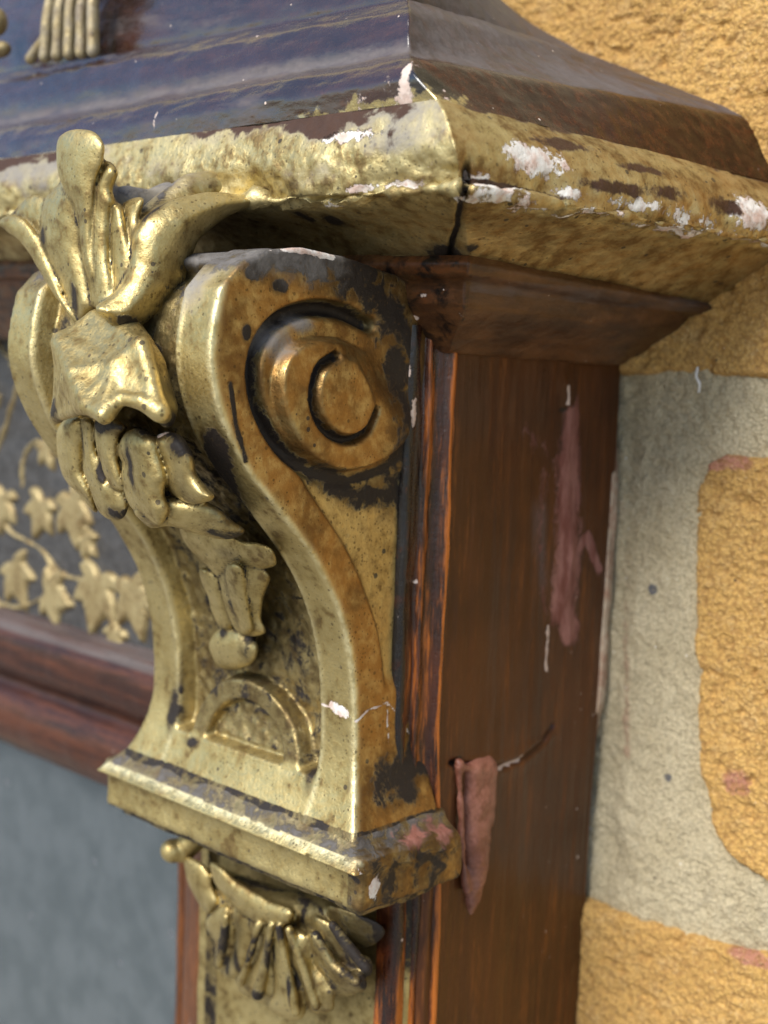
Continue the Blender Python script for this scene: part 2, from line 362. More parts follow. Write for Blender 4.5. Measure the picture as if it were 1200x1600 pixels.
def mirror_mat():
    s = NT('dusty_mirror_glass')
    a = s.noise(9, 5, .6); b = s.noise(2.5, 6, .7); sp = s.specks(9, .14, .35)
    col = s.mix(s.ramp(a, .35, .65), (.20, .238, .255), (.26, .30, .32))
    col = s.mix(sp, col, (.10, .11, .12)); col = s.mix(s.specks(11, .12, .3, .37), col, (.72, .74, .75))
    return s.out(Base_Color=col, Metallic=s.math('MULTIPLY', s.math('SUBTRACT', 1.0, sp), .8), Roughness=s.ramp(b, .3, .7, .07, .16))
M['mirror'] = mirror_mat()

# ------------------------------------------------------------------ unseen bounce sheet and brick wall
g = mesh_obj('ground', [(-4000, -4000, -520), (4000, -4000, -520), (4000, 900, -520), (-4000, 900, -520)], [(0, 1, 2, 3)], M['paving'])  # sheet out of view, added to bounce light up onto the undersides
tag(g, kind='structure')
wall = empty('brick_wall', (20, 0, -130))
tag(wall, 'orange brick wall with thick pale mortar joints behind the gilded mirror', 'wall')
def wall_grid(x0, x1, z0, z1, h):
    X = np.arange(x0, x1+h, h); Z = np.arange(z0, z1+h, h)
    return np.stack(np.meshgrid(X, [0.0], Z, indexing='ij'), -1)[:, 0]
P = wall_grid(-20, 62, -135, 20, .4)
P[..., 1] = .3-(fbm(P, 14, 3, 3)-.5)*2.2-(fbm(P, 1.3, 3, 5, .6)-.5)*1.0+.9*sstep(5, 1, P[..., 0])
# hollow pocket low down beside the frame
P[..., 1] += 2.2*np.clip(1-np.linalg.norm((P[..., [0, 2]]-np.array([2.0, -85.0]))/np.array([5.0, 7.0]), axis=-1), 0, 1)
V = P.reshape(-1, 3); F = grid_faces(P.shape[0], P.shape[1])
big = np.array([(-900, 2.6, -520), (1200, 2.6, -520), (1200, 2.6, 900), (-900, 2.6, 900)], float); nb_ = len(V)
pk = stroke(V, [on(965, 700, 'y', 0), on(972, 950, 'y', 0), on(975, 1180, 'y', 0)], .9)
gr = blob(V, [(on(1020, 921, 'y', 0), .9), (on(1045, 1215, 'y', 0), .8)])
mo = mesh_obj('mortar', np.vstack([V, big]), np.vstack([F, [[nb_, nb_+1, nb_+2, nb_+3]]]), M['mortar'], wall,
              {'pink': np.append(pk, [0]*4), 'grime': np.append(gr, [0]*4)})
def brick(poly, x0, x1, z0, z1, seed, pink=(), grime_shade=(), lift=1.2):
    P = wall_grid(x0, x1, z0, z1, .33)
    Q = P[..., [0, 2]]+np.stack([fbm(P, 5, 3, seed)-.5, fbm(P, 5, 3, seed+1)-.5], -1)*1.6
    d = poly_sd(Q, poly)
    ht = lift*sstep(.6, -.9, d)-2.8*sstep(-.2, 1.1, d)
    rough = (fbm(P, 9, 3, seed+2)-.5)*1.2+(fbm(P, (1.5, 1.2, .9), 2, seed+3, .6)-.5)*.75
    pit = np.clip(fbm(P, (2.4, 2, 1.7), 3, seed+4)-.62, 0, 1)*-4.0
    P[..., 1] = -(ht+rough*sstep(1.5, -.5, d)+pit)
    keep = d < 2.2
    V = P.reshape(-1, 3); F = grid_faces(P.shape[0], P.shape[1]); k = keep.reshape(-1); F = F[k[F].all(1)]
    used = np.unique(F); mp = -np.ones(len(V), int); mp[used] = np.arange(len(used))
    V = V[used]; return mesh_obj('brick', V, mp[F], M['brick'], wall, {'pink': blob(V, pink), 'grime': blob(V, grime_shade)})
brick([(-60, -1.9), (6, -1.8), (130, -1.4), (130, 64), (-60, 64)], -40, 62, -4.5, 68, 11)
rb = smooth_line([(17.5, -16.2), (16.2, -22), (16.6, -34), (18.4, -52), (20.0, -66), (22.4, -74.5), (27, -79), (33, -80.8)], 5)
brick([tuple(p) for p in rb]+[(130, -82), (130, -14), (20.5, -14.4)], 13, 62, -84, -11.5, 31,
      pink=[((19, 0, -15.6), (4.5, 3, 1.3)), ((24, 0, -15.2), (3, 3, 1.0)), (on(1160, 1225, 'y', 0), 2.4)], grime_shade=[(on(1178, 1235, 'y', 0), 1.1)])
brick([(-60, -96), (-2, -94.8), (14, -94.4), (25, -93.6), (34, -92.6), (130, -90), (130, -160), (-60, -160)], -30, 62, -140, -88, 51,
      pink=[((32, 0, -93.8), (6, 3, 1.0))], grime_shade=[(on(1160, 1505, 'y', 0), .9)])
# white fibre caught on the wall
pts = smooth_line([on(1090, 575, 'y', -2.0), on(1088, 588, 'y', -2.6), on(1093, 600, 'y', -2.4), on(1092, 612, 'y', -1.6)], 6)
Vt, Ft = sdf_mesh(lambda G: chain_d(G, [(p, .22) for p in pts]), pts.min(0)-1, pts.max(0)+1, .12)
fo = mesh_obj('fibre', Vt, Ft, M['thread']); tag(fo, 'tiny white curled fibre stuck on the wall beside the cornice', 'fibre')

# ------------------------------------------------------------------ the mirror frame
frame = empty('overmantel_mirror', (-60, -40, -130))
tag(frame, 'ornate dark varnished and gilded mirror frame standing against the brick wall', 'mirror')

# ---- cornice : rails (front Y,z at X=-90 | corner X,Y,z | wall X,z)
RAILS = {
 'A0': ((-20, 78), (-30, -20, 76), (-52, 74)), 'A1': ((-54, 66), (-3, -54, 62), (-30, 62)),
 'A2': ((-57.6, 49.2), (1.5, -57.6, 46.6), (-13, 52.5)), 'A2b': ((-57.0, 48.6), (1.0, -57.0, 46.0), (-12.4, 52.0)),
 'A2c': ((-59.4, 48.2), (3.2, -59.6, 45.6), (-10, 51.2)), 'A3a': ((-63.2, 45.5), (7.0, -63.0, 42.8), (-5, 49.3)),
 'A3': ((-65.2, 40.8), (9.0, -65.0, 38.8), (1, 46.6)), 'A4': ((-64.8, 37.8), (9.2, -65.0, 37.2), (11, 42.2)),
 'A4b': ((-66.0, 36.6), (10.4, -66.2, 36.1), (17.0, 39.8)), 'A5': ((-67.6, 35.7), (12.0, -67.8, 35.4), (20.8, 37.6)),
 'A6': ((-69.6, 33.0), (14.6, -69.6, 32.6), (24.0, 32.6)), 'A7': ((-70.2, 30.2), (17.8, -68.8, 29.6), (26.6, 27.4)),
 'B1': ((-71.0, 28.2), (20.2, -69.8, 27.2), (29.6, 25.2)), 'B2': ((-72.2, 24.6), (22.4, -70.6, 23.4), (32, 21.4)),
 'B3': ((-71.2, 20.8), (22.8, -69.2, 19.0), (32, 17.8)), 'B4': ((-68, 19.6), (19.2, -65.6, 18.0), (28, 16.8)),
 'B5': ((-60, 18.6), (14.2, -58.6, 15.6), (20.5, 12.4)), 'B6': ((-54.8, 14.8), (11, -53.9, 12.8), (16, 9.6)),
 'C1': ((-55.4, 13.4), (12, -55.0, 11.6), (17, 8.6)), 'C2': ((-54.6, 11.6), (11.2, -54.2, 10.0), (15, 7.8)),
 'C3': ((-52.4, 11.0), (9.0, -52.2, 9.4), (12.6, 7.4)), 'C3b': ((-52.0, 7.4), (8.6, -51.6, 6.2), (11.0, 5.4)), 'C4': ((-51.4, 6.6), (7.6, -50.8, 5.2), (9.4, 4.4)),
 'C5': ((-47.0, 1.2), (1.8, -46.4, .6), (2, .2)), 'C6': ((-46, 0), (.6, -45.2, -.3), (.8, -.7)), 'C7': ((-38, .2), (-6, -40, -.2), (-4, -.6)),
}
def rail_xyz(n):
    (fy, fz), c, (wx, wz) = RAILS[n]; c = np.array(c, float)
    L = np.array([-90, fy, fz], float); L = c+(L-c)*(150-(-0)+c[0])/(90+c[0])
    return L, c, np.array([wx, 0.5, wz], float)
def loft(names, soft, hf=.45, hp=.4):          # names of rails; soft = smoothed polyline profile
    R = [rail_xyz(n) for n in names]
    nL = int(168/hf); nS = int(66/hf)
    def section(pts):
        pts = np.array(pts)
        return smooth_line(pts, 10) if soft else pts
    secs = [section([r[k] for r in R]) for k in range(3)]
    ref = secs[1]; L = np.concatenate([[0], np.cumsum(np.linalg.norm(np.diff(ref, axis=0), axis=1))])
    u = np.linspace(0, L[-1], int(L[-1]/hp)+2)
    S = [np.stack([np.interp(u, L, s[:, i]) for i in range(3)], 1) for s in secs]
    a = np.linspace(0, 1, nL)[:, None, None]; b = np.linspace(0, 1, nS)[1:, None, None]
    G = np.concatenate([S[0][None]*(1-a)+S[1][None]*a, S[1][None]*(1-b)+S[2][None]*b])
    if not soft:                               # soften hard arrises a little
        for _ in range(7): G[:, 1:-1] = .25*G[:, :-2]+.5*G[:, 1:-1]+.25*G[:, 2:]
    side = np.concatenate([-np.ones(nL)*(1-np.linspace(0, 1, nL)), np.linspace(0, 1, nS)[1:]])
    return G, np.broadcast_to(side[:, None], G.shape[:2]), np.broadcast_to((u/L[-1])[None], G.shape[:2])
def displace(G, amt):
    du = np.gradient(G, axis=0); dv = np.gradient(G, axis=1); n = np.cross(du, dv)
    n /= np.linalg.norm(n, axis=-1, keepdims=True)+1e-9
    return G+n*np.asarray(amt)[..., None], n
def out_sign(G):                               # +1 when cross(du,dv) points outwards/forwards
    du = np.gradient(G, axis=0); dv = np.gradient(G, axis=1); n = np.cross(du, dv); return np.sign((n[:, :, 1]*-1)[:G.shape[0]//2].mean())

# upper brown moulding
G, sd, uu = loft(['A0', 'A1', 'A2', 'A2b', 'A2c', 'A3a', 'A3', 'A4', 'A4b', 'A5', 'A6', 'A7'], False)
sg = out_sign(G)
G, _ = displace(G, sg*((fbm(G, 16, 3, 70)-.5)*.9+(fbm(G, (4, 2, 1.5), 3, 71)-.5)*.35))
V = G.reshape(-1, 3); s_ = sd.reshape(-1); fl = s_ > 0
dust = np.where(fl, (.60+.55*(fbm(V, 11, 4, 72)-.5))*sstep(-.1, .6, V[:, 2]-35.7-2.1*s_), 0)
dust = np.maximum(dust, np.where(~fl, np.clip(.12+.9*(fbm(V, (22, 8, 4), 3, 73)-.5), 0, .45), 0))
dust = np.maximum(dust, stroke(V, [rail_xyz('A4')[0], rail_xyz('A4')[1]], 1.4)*.72)
gold = .9*blob(V, [(on(590, 185, 'y', -68), (9, 4, 2.2)), (on(672, 172, 'y', -68), (5, 5, 2.4)), (on(520, 200, 'y', -68), (9, 4, 2.2)), (on(700, 190, 'x', 18), (4, 4, 2.6))])
chip = blob(V, [(on(640, 125, 'y', -68.5), (.8, 2, 2.4)), (on(640, 150, 'y', -68.5), (1.2, 2, 1.6)), (on(385, 208, 'y', -68), (1.8, 2, .8)), (on(328, 228, 'y', -68), (.9, 2, 1.5)),
                (on(250, 192, 'y', -68.4), (.35, 2, 1.4)), (on(480, 226, 'y', -68), (3.4, 2, .5))]); chip = np.maximum(chip, .46*blob(V, [(on(600, 165, 'y', -68), (12, 4, 4)), (on(690, 170, 'x', 17), (3, 4, 3))]))
grime_shade = blob(V, [(on(668, 140, 'y', -68), (2.4, 3, 3)), (on(690, 165, 'x', 16), (2, 2, 2))])
cor_up = mesh_obj('cornice', V, grid_faces(G.shape[0], G.shape[1], sg < 0), M['wood_x'], frame, {'dust': dust, 'gold': gold, 'chip': chip, 'grime': grime_shade, 'matte': np.where(fl, .80, 0), 'hot': np.where(fl, .25, 0)})
# gilded lip and cove below it
G, sd, uu = loft(['A7', 'B1', 'B2', 'B3', 'B3', 'B4', 'B5', 'B6', 'B6'], True, .35, .3)
sg = out_sign(G); w = np.exp(-((uu-.36)/.16)**2)
G[..., 2] -= (np.clip(fbm(G*np.array([1, 1, 0]), 5, 4, 85)-.42, 0, 1)*5.5-.4)*np.exp(-((uu-.46)/.07)**2)*np.where(sd > 0, .5, 1)
rag = (fbm(G, 11, 2, 79)-.5)*2.6*w*np.where(sd > 0, .8, 1)+(fbm(G, 7, 4, 80)-.5)*3.4*w*np.where(sd > 0, 1.0, 1.25)+(fbm(G, 2.2, 3, 81)-.5)*1.5*w*np.where(sd > 0, .6, 1)+(fbm(G, 12, 3, 82)-.5)*.8+(fbm(G, 1.2, 2, 83)-.5)*.22
G, _ = displace(G, sg*rag)
split = np.exp(-((G[..., 0]-21.6+(-67.5-G[..., 1])*-1+(fbm(G, (9, 9, 2.5), 3, 86)-.5)*1.6)/.55)**2)*sstep(.22, .34, uu)
split = np.where(abs(sd) < .06, split, 0)
G[..., 0] -= 2.2*split; G[..., 1] += 2.2*split
V = G.reshape(-1, 3); s_ = sd.reshape(-1); u_ = uu.reshape(-1)
nz = fbm(V, (9, 9, 3), 4, 84)
chip = np.where(s_ > 0, np.clip(.62-4.6*abs(u_-.44)+(nz-.5)*1.3+.30*sstep(.25, .0, s_), 0, 1)*sstep(0, .03, s_), np.clip(.30-2.5*abs(u_-.42)+(nz-.5)*1.6, 0, 1)*sstep(-.45, -.3, s_))
chip = np.maximum(chip, blob(V, [(on(840, 248, 'x', 24), (4, 5, 1.8)), (on(732, 330, 'x', 20), (1.0, 2.5, 4.5)), (on(560, 215, 'y', -69), (5, 3, .8))]))
grime_shade = np.where(s_ > 0, np.clip((u_-.70)*.8, 0, .22)+.12*(nz-.5), np.clip((u_-.75)*1.3, 0, .45))
grime_shade = np.maximum(grime_shade, blob(V, [(on(520, 345, 'y', -62), (1.4, 3, .7)), (on(487, 335, 'y', -62), (1.2, 3, .9)), (on(690, 395, 'y', -55), (3, 3, 1)), (on(738, 300, 'x', 20), (.7, 1.2, 1.6)), (on(735, 420, 'x', 12), (.9, 1.2, 3))]))
chip = np.maximum(chip, blob(V, [(on(745, 340, 'x', 21), (1.6, 1.6, 3.0)), (on(770, 318, 'x', 22), (2.4, 2.4, 1.2)), (on(715, 330, 'y', -67), (1.6, 1.4, 2.5)), (on(640, 290, 'y', -68), (4, 2, .6)), (on(570, 296, 'y', -69), (2, 2, .6))])); grime_shade = np.maximum(grime_shade, 1.0*split.reshape(-1))
X_ = lambda a, b, x: on(a, b, 'x', x)
chip = np.maximum(chip, .95*blob(V, [(X_(1010, 318, 29), (3, 6, 1.0)), (X_(1085, 335, 31), (3, 4, 1.6)), (X_(1130, 345, 31.5), (3, 4, 1.3)), (X_(1180, 330, 31), (3, 5, 2.6)), (X_(905, 300, 27), (3, 4, .8))]))
wrn = .85*blob(V, [(X_(960, 292, 27), (3, 9, 1.1)), (X_(1060, 300, 29), (3, 5, 1.6)), (X_(1140, 318, 30), (3, 5, 1.6)), (X_(880, 225, 23), (3, 6, 1.0)), (X_(1010, 262, 27), (3, 7, .8))])
nw = fbm(V, (12, 6, 5), 4, 87)
woodm = np.where((s_ > 0), np.clip(.50+(nz-.5)*1.2-u_*6, 0, 1), np.clip(.62+(nw-.5)*2.4-u_*3.2-.35*sstep(-.16, -.02, s_), 0, .8))
woodm = np.maximum(woodm, np.where(s_ > .02, .75*np.exp(-((u_-.335)/.025)**2)*sstep(.45, .1, s_), 0))
woodm = np.maximum(woodm, wrn)
dustm = np.where(s_ < 0, np.clip(.55-u_*1.6+(nw-.5)*1.5+.35*sstep(-35, -55, V[:, 0]), 0, .7), 0)
och = np.where(s_ > 0, np.maximum(.60*sstep(.45, .6, u_), sstep(.55, .4, u_)*np.clip(.45+1.6*(nz-.5), 0, .8)), .35*sstep(.5, .7, u_))  # underside ochre carries painted orange bounce from the brick wall
lip = mesh_obj('gilded_lip', V, grid_faces(G.shape[0], G.shape[1], sg < 0), M['gilt_lip'], cor_up, {'chip': chip, 'grime': grime_shade, 'wood': woodm, 'ochre': och, 'dust': dustm})
# brown soffit mouldings
G, sd, uu = loft(['B6', 'C1', 'C2', 'C3', 'C3b', 'C4', 'C5', 'C6', 'C7'], False, .5, .3)
sg = out_sign(G); G, _ = displace(G, sg*((fbm(G, 9, 3, 90)-.5)*.6+(fbm(G, 1.6, 3, 91)-.5)*.25))
V = G.reshape(-1, 3); s_ = sd.reshape(-1)
chip = blob(V, [(on(650, 497, 'y', -50), (.7, 2, .3)), (on(668, 462, 'y', -51), (.8, 2, .35)), (on(722, 470, 'x', 7), (.5, .5, 2.5))])
soff = mesh_obj('soffit_moulding', V, grid_faces(G.shape[0], G.shape[1], sg < 0), M['wood_dark'], cor_up,
                {'chip': chip, 'grime': np.where(s_ < .02, .44, 0.0), 'hot': np.where(abs(V[:, 2]-11.5) < 1.2, .55, .25)*(s_ < .02), 'dust': np.where((s_ > .02) & (abs(V[:, 2]-9) < 1), .4, 0)})  # front run's shade and the bead's warm highlight are painted into the colour

# ---- side panel of the frame (plane X = 0, settling inwards towards the bottom)
Yp = np.arange(-44.5, .8, .35); Zp = np.arange(-150, 1.2, .35)
P = np.stack(np.meshgrid([0.0], Yp, Zp, indexing='ij'), -1)[0]
lean = 1.1*np.clip(-P[..., 2]/118, 0, 1.3)*sstep(-36, 0, P[..., 1])
edge = -(fbm(P*np.array([1, 0, 1]), (1, 1, 16), 3, 95)-.5)*1.6
P[..., 1] += np.where(P[..., 1] > -6, edge*sstep(-6, 0, P[..., 1])-.7*sstep(-6, 0, P[..., 1]), 0)
Q = P+np.stack([0*P[..., 0], (fbm(P, (3, 3, 7), 3, 94)-.5)*2.2, (fbm(P, 3, 3, 93)-.5)*3.0], -1)
scar = [on(a, b, 'x', 0) for a, b in ((884, 600), (893, 650), (888, 720), (890, 800), (893, 870), (882, 950), (893, 990))]
ds = line_d(P, scar)
crack = [on(a, b, 'x', 0) for a, b in ((705, 1192), (745, 1196), (785, 1198), (818, 1186), (850, 1160), (868, 1135))]
dc = line_d(P, crack)
hgt = (fbm(P, (9, 9, 40), 3, 96)-.5)*1.0+(fbm(P, (1.2, 1.0, 9), 3, 97)-.5)*.22
hgt += .55*np.clip(1-ds/2.4, 0, 1)*(.3+fbm(P, 3, 3, 98))-.9*np.exp(-(dc/.45)**2)+.3*sstep(3, 0, dc)*(P[..., 2] < -62)
P[..., 0] += hgt-lean-1.2*sstep(-1.0, 0.6, P[..., 1])-.9*sstep(-43.6, -44.5, P[..., 1])
V, F = thick_grid(P, (-6, 0, 0), flip=False)
W = Q.reshape(-1, 3)+np.array([0, 0, 0]); W = np.vstack([W, W])
pink = stroke(W, scar[1:3], 2.3); pink = stroke(W, scar[2:6], 3.2, pink); pink = stroke(W, scar[4:], 2.4, pink); pink = stroke(W, scar[3:5], 3.1, pink)
pink = stroke(W, [scar[4], on(920, 840, 'x', 0), on(938, 890, 'x', 0)], 1.0, pink)
sc2 = np.maximum(stroke(W, [on(862, 725, 'x', 0), on(822, 672, 'x', 0)], 2.2), stroke(W, [on(852, 745, 'x', 0), on(846, 830, 'x', 0), on(856, 960, 'x', 0)], 2.6)); pink = np.maximum(pink, .47*sc2)
chip = stroke(W, [on(858, 975, 'x', 0), on(857, 1000, 'x', 0), on(857, 1045, 'x', 0)], .28); chip = stroke(W, crack[1:4], .42, chip)
chip = stroke(W, [on(700, 548, 'x', 0), on(960, 566, 'x', 0)], .18, chip)*.8; chip = stroke(W, [on(888, 600, 'x', 0), on(886, 625, 'x', 0)], .3, chip)
grime_shade = blob(W, [(on(880, 638, 'x', 0), (1, 1.1, .6)), (on(712, 1195, 'x', 0), (2, 1.4, 1.6))]); grime_shade = stroke(W, crack[:4], .3, grime_shade)
purple = stroke(W, [on(845, 800, 'x', 0), on(850, 900, 'x', 0)], 2.6)*.55
hot = np.clip(fbm(W, (8, 8, 50), 3, 99)*1.6-.55, 0, 1)*.6+.5*sstep(-36, -44, W[:, 1])+.3*sstep(-70, -110, W[:, 2])
side = mesh_obj('side_panel', V, F, M['wood_z'], frame, {'pink': pink, 'chip': chip, 'grime': grime_shade, 'hot': hot*.35, 'dust': purple})
side['label'] = 'dark brown side board with a pinkish scar and a crack'
# reddish drip of primer hanging over the crack
dp = [(on(741, 1202, 'x', -.9), 2.4), (on(742, 1260, 'x', -.7), 2.3), (on(740, 1330, 'x', -.5), 2.1), (on(737, 1378, 'x', -.3), 1.9), (on(736, 1402, 'x', -.3), 1.5), (on(735, 1424, 'x', -.3), .6)]
rim = [(on(717, 1190, 'x', .5), .6), (on(719, 1250, 'x', .6), .6), (on(722, 1330, 'x', .6), .5), (on(730, 1388, 'x', .9), .8)]
rim2 = [(on(720, 1198, 'x', .6), .6), (on(745, 1202, 'x', .8), .6), (on(768, 1202, 'x', .2), .6)]
rim3 = [(on(766, 1210, 'x', .1), .6), (on(763, 1290, 'x', .1), .6), (on(750, 1372, 'x', .4), .6)]
def f_drip(G):
    d = chain_d(G, dp)
    for c in (rim, rim2, rim3, [(p+np.array([0, -1.6*q, 0]), r*(.6+.32*q)) for (p, r), q in zip(dp, (1, .95, .7, .35, 0))], [(p+np.array([0, 1.6*q, 0]), r*(.6+.32*q)) for (p, r), q in zip(dp, (1, .95, .7, .35, 0))]): d = smin(d, chain_d(G, c), 1.0)
    d = smax(d, -chain_d(G, [(on(729, 1225, 'x', 2.3), .55), (on(731, 1320, 'x', 2.4), .4)]), .8)
    return smax(d+(fbm(G, 3.0, 3, 101)-.5)*1.1, -(G[..., 0]+1.2), .3)
Vd, Fd = sdf_mesh(f_drip, (-2, -45, -90), (5, -28, -57), .28)
drip = mesh_obj('primer_drip', Vd, Fd, M['drip'], side); drip['label'] = 'reddish brown lump of dried primer hanging from the crack'
# pale batten edge behind the panel
B = np.stack(np.meshgrid([0.0], np.arange(-1.6, .6, .4), np.arange(-66, -14, .5), indexing='ij'), -1)[0]
B[..., 0] = .5+(fbm(B, (2, 2, 9), 3, 105)-.5)*1.9-1.0*np.clip(-B[..., 2]/100, 0, 1)-1.2*sstep(-58, -66, B[..., 2])-1.0*sstep(-22, -14, B[..., 2])
V, F = thick_grid(B, (-4, 0, 0)); mesh_obj('backing_batten', V, F, M['batten'], frame)

# ---- upright streaked strip between panel and corbel
prof = smooth_line([(-4.5, -42.0), (-.4, -42.6), (.5, -43.3), (.5, -44.0), (-.5, -44.7), (-1.1, -46), (-1.0, -47.2), (-1.9, -47.7), (-1.7, -49.0), (-1.6, -50.2), (-2.6, -51.0), (-5.5, -51.0)], 5)
Zs = np.arange(-150, 4, .4)
P = np.zeros((len(prof), len(Zs), 3)); P[..., 0] = prof[:, 0][:, None]; P[..., 1] = prof[:, 1][:, None]; P[..., 2] = Zs[None]
P[..., 0] += (fbm(P, (2, 1.5, 12), 3, 110)-.5)*.9
P[..., 1] += 2.0*sstep(-52, -90, P[..., 2])
V = P.reshape(-1, 3)
chip = blob(V, [(on(647, 645, 'x', -1.7), (1, .6, 2.0)), (on(652, 1450, 'x', -1.7), (1, .5, .8)), (on(655, 1528, 'x', -1.7), (1, .5, 1)), (on(640, 580, 'x', -1.7), (1, .5, 1.2)), (on(650, 910, 'x', -1.7), (.4, .4, .4))])
hot = .80*np.exp(-((V[:, 1]-2*sstep(-52, -90, V[:, 2])+43.7)/.40)**2)*(.25+1.3*fbm(V, (3, 3, 9), 3, 111))+.30*np.exp(-((V[:, 1]+46.5)/1.2)**2)+.35*sstep(-85, -100, V[:, 2])  # ridge line paints an orange highlight into the varnish colour
strip = mesh_obj('strip_moulding', V, grid_faces(*P.shape[:2]), M['strip'], frame, {'chip': chip, 'hot': hot, 'grime': np.clip(.62*sstep(-48.2, -50, V[:, 1]), 0, 1)})

# ------------------------------------------------------------------ corbel
SF = np.array([(6.4, -85.2), (2.4, -86.1), (-2.3, -86.5), (-7.0, -85.5), (-11.8, -83.3), (-16.7, -79.6), (-22.0, -74.1), (-28.3, -68.1), (-34.9, -63.6), (-41.6, -60.8), (-48.2, -59.4), (-57.6, -58.7), (-69.5, -58.3)])
def S_of(z): return np.interp(-np.asarray(z), -SF[:, 0], SF[:, 1])
def onS(px, py, off=0.0):
    d = ray(px, py); t = np.linspace(100, 340, 2401)[:, None]; Pq = CAM+t*d
    h = np.nonzero(Pq[:, 1] >= S_of(Pq[:, 2])+off)[0]; return Pq[h[0]]
CX = -26.0
def flare(z): return np.clip((-55-z)/14.0, 0, 1.15)**2
# side relief in px traced on the side face
def yz(px, py): return on(px, py, 'x', -2)[1:]
GRO = smooth_line([yz(*p) for p in ((652, 672), (618, 722), (560, 750), (500, 742), (448, 706), (414, 655), (398, 598), (404, 545), (436, 502), (486, 483), (535, 487), (580, 508))], 5)
BOS = smooth_line([yz(*p) for p in ((600, 560), (640, 585), (640, 640), (616, 690), (575, 722), (528, 733), (484, 716), (450, 680), (430, 632), (428, 585), (446, 548), (480, 533), (520, 533), (560, 548), (600, 560))], 4)[:-1]
INN = smooth_line([yz(*p) for p in ((508, 556), (484, 574), (474, 606), (476, 640), (494, 670), (526, 686), (556, 672), (572, 640))], 5)
BND = smooth_line([yz(*p) for p in ((455, 720), (500, 790), (545, 860), (578, 940), (598, 1020), (603, 1080))], 5)
hB = .36
yy = np.arange(-90, -42, hB, dtype=np.float32); zz = np.arange(-73, 16, hB, dtype=np.float32); xx = np.arange(-57, 6, hB, dtype=np.float32)
Q2 = np.stack(np.meshgrid(yy, zz, indexing='ij'), -1)
zf = np.linspace(6.4, -69.5, 90); front = [(float(S_of(z)), float(z)) for z in zf]
front = [tuple(p) for p in smooth_line([(y, z) for z, y in SF], 5)]
top = [(-55, 10.5), (-64, 12.0), (-72, 12.4), (-78, 11.6), (-82.3, 9.4)]
poly = [(-44, 10)]+top+front+[(-58.3, -72.5), (-44, -72.5)]
dpf = poly_sd(Q2, poly)                        # (y,z)
dgr = line_d(Q2, GRO); dbo = poly_sd(Q2, BOS); din = line_d(Q2, INN); 
hs = np.zeros_like(dgr)
gfade = 1-.85*sstep(-1, 9, (Q2-np.array(yz(430, 700))) @ np.array([.9, .15]))*sstep(yz(0+520, 640)[1], yz(520, 690)[1], Q2[..., 1])
hs -= 2.4*sstep(1.5, .4, dgr)*gfade
bl = 2.2*sstep(.45, -.2, dbo)
cB = np.array(yz(520, 630)); ang = (Q2-cB)
bl *= sstep(10.5, 4.0, (ang @ np.array([.62, .78])))
hs = np.where(dbo < 1.2, np.maximum(hs, hs*sstep(-1.0, 1.2, dbo)+bl), hs)
hs -= 1.7*sstep(.95, .25, din)
hs += .5*sstep(.4, -.6, poly_sd(Q2, np.vstack([INN, [yz(560, 600)], [yz(540, 560)]])))
# lower flat of the side is sunk behind the edge band
low = np.interp(-Q2[..., 1], -BND[:, 1], BND[:, 0], left=99, right=99)
hs -= .8*sstep(-.4, .4, Q2[..., 0]-low)*sstep(-14, -19, Q2[..., 1])*sstep(-50, -46, Q2[..., 1])
X3 = xx[:, None, None]; Y3 = yy[None, :, None]; Z3 = zz[None, None, :]
FL = flare(Z3)
# front relief in (x,z)
ax_ = abs(xx[:, None]-CX); zq = zz[None, :]
rA = np.sqrt((xx[:, None]-CX)**2+((zq+63.2)*1.08)**2)
field = sstep(16.9, 15.7, ax_)*sstep(-62.6, -61.4, zq)
rec = 2.9*field
ringm = sstep(13.6, 12.6, rA)*sstep(8.6, 9.6, rA)*sstep(-63.6, -62.8, zq)
rec = rec*(1-ringm)+.15*ringm
inn = sstep(9.4, 8.4, rA)*sstep(-62.3, -61.2, zq); rec = rec*(1-inn)+1.7*inn
rec *= sstep(11, 8, zq)
# tiny arris line along the inside of each strip
rec -= .25*np.exp(-((ax_-17.4)/.35)**2)*sstep(-50, -47, zq)
Dp = dpf[None]+rec[:, None, :]
Dp = Dp-0
# forward flare : shift the front by evaluating at y+4*FL
sh = 4.0*flare(zz)
Yq = yy[:, None]+sh[None]
iy = np.clip((Yq-yy[0])/hB, 0, len(yy)-1.001); i0 = iy.astype(int); fr = iy-i0; kz = np.arange(len(zz))[None]
dsh = dpf[i0, kz]*(1-fr)+dpf[i0+1, kz]*fr
Dp = np.where((Y3 < -50), dsh[None]+rec[:, None, :], dpf[None]+rec[:, None, :])
halfw = 24.0+4.0*FL
Ds = np.maximum(X3-CX-halfw-hs[None], -(X3-CX)-halfw)
D = smax(Dp, Ds, .6)
GP = np.stack(np.meshgrid(xx, yy, zz, indexing='ij'), -1)
D = D+(fbm(GP, 8, 2, 120)-.5)*.4+(fbm(GP, 1.5, 2, 121)-.5)*.10
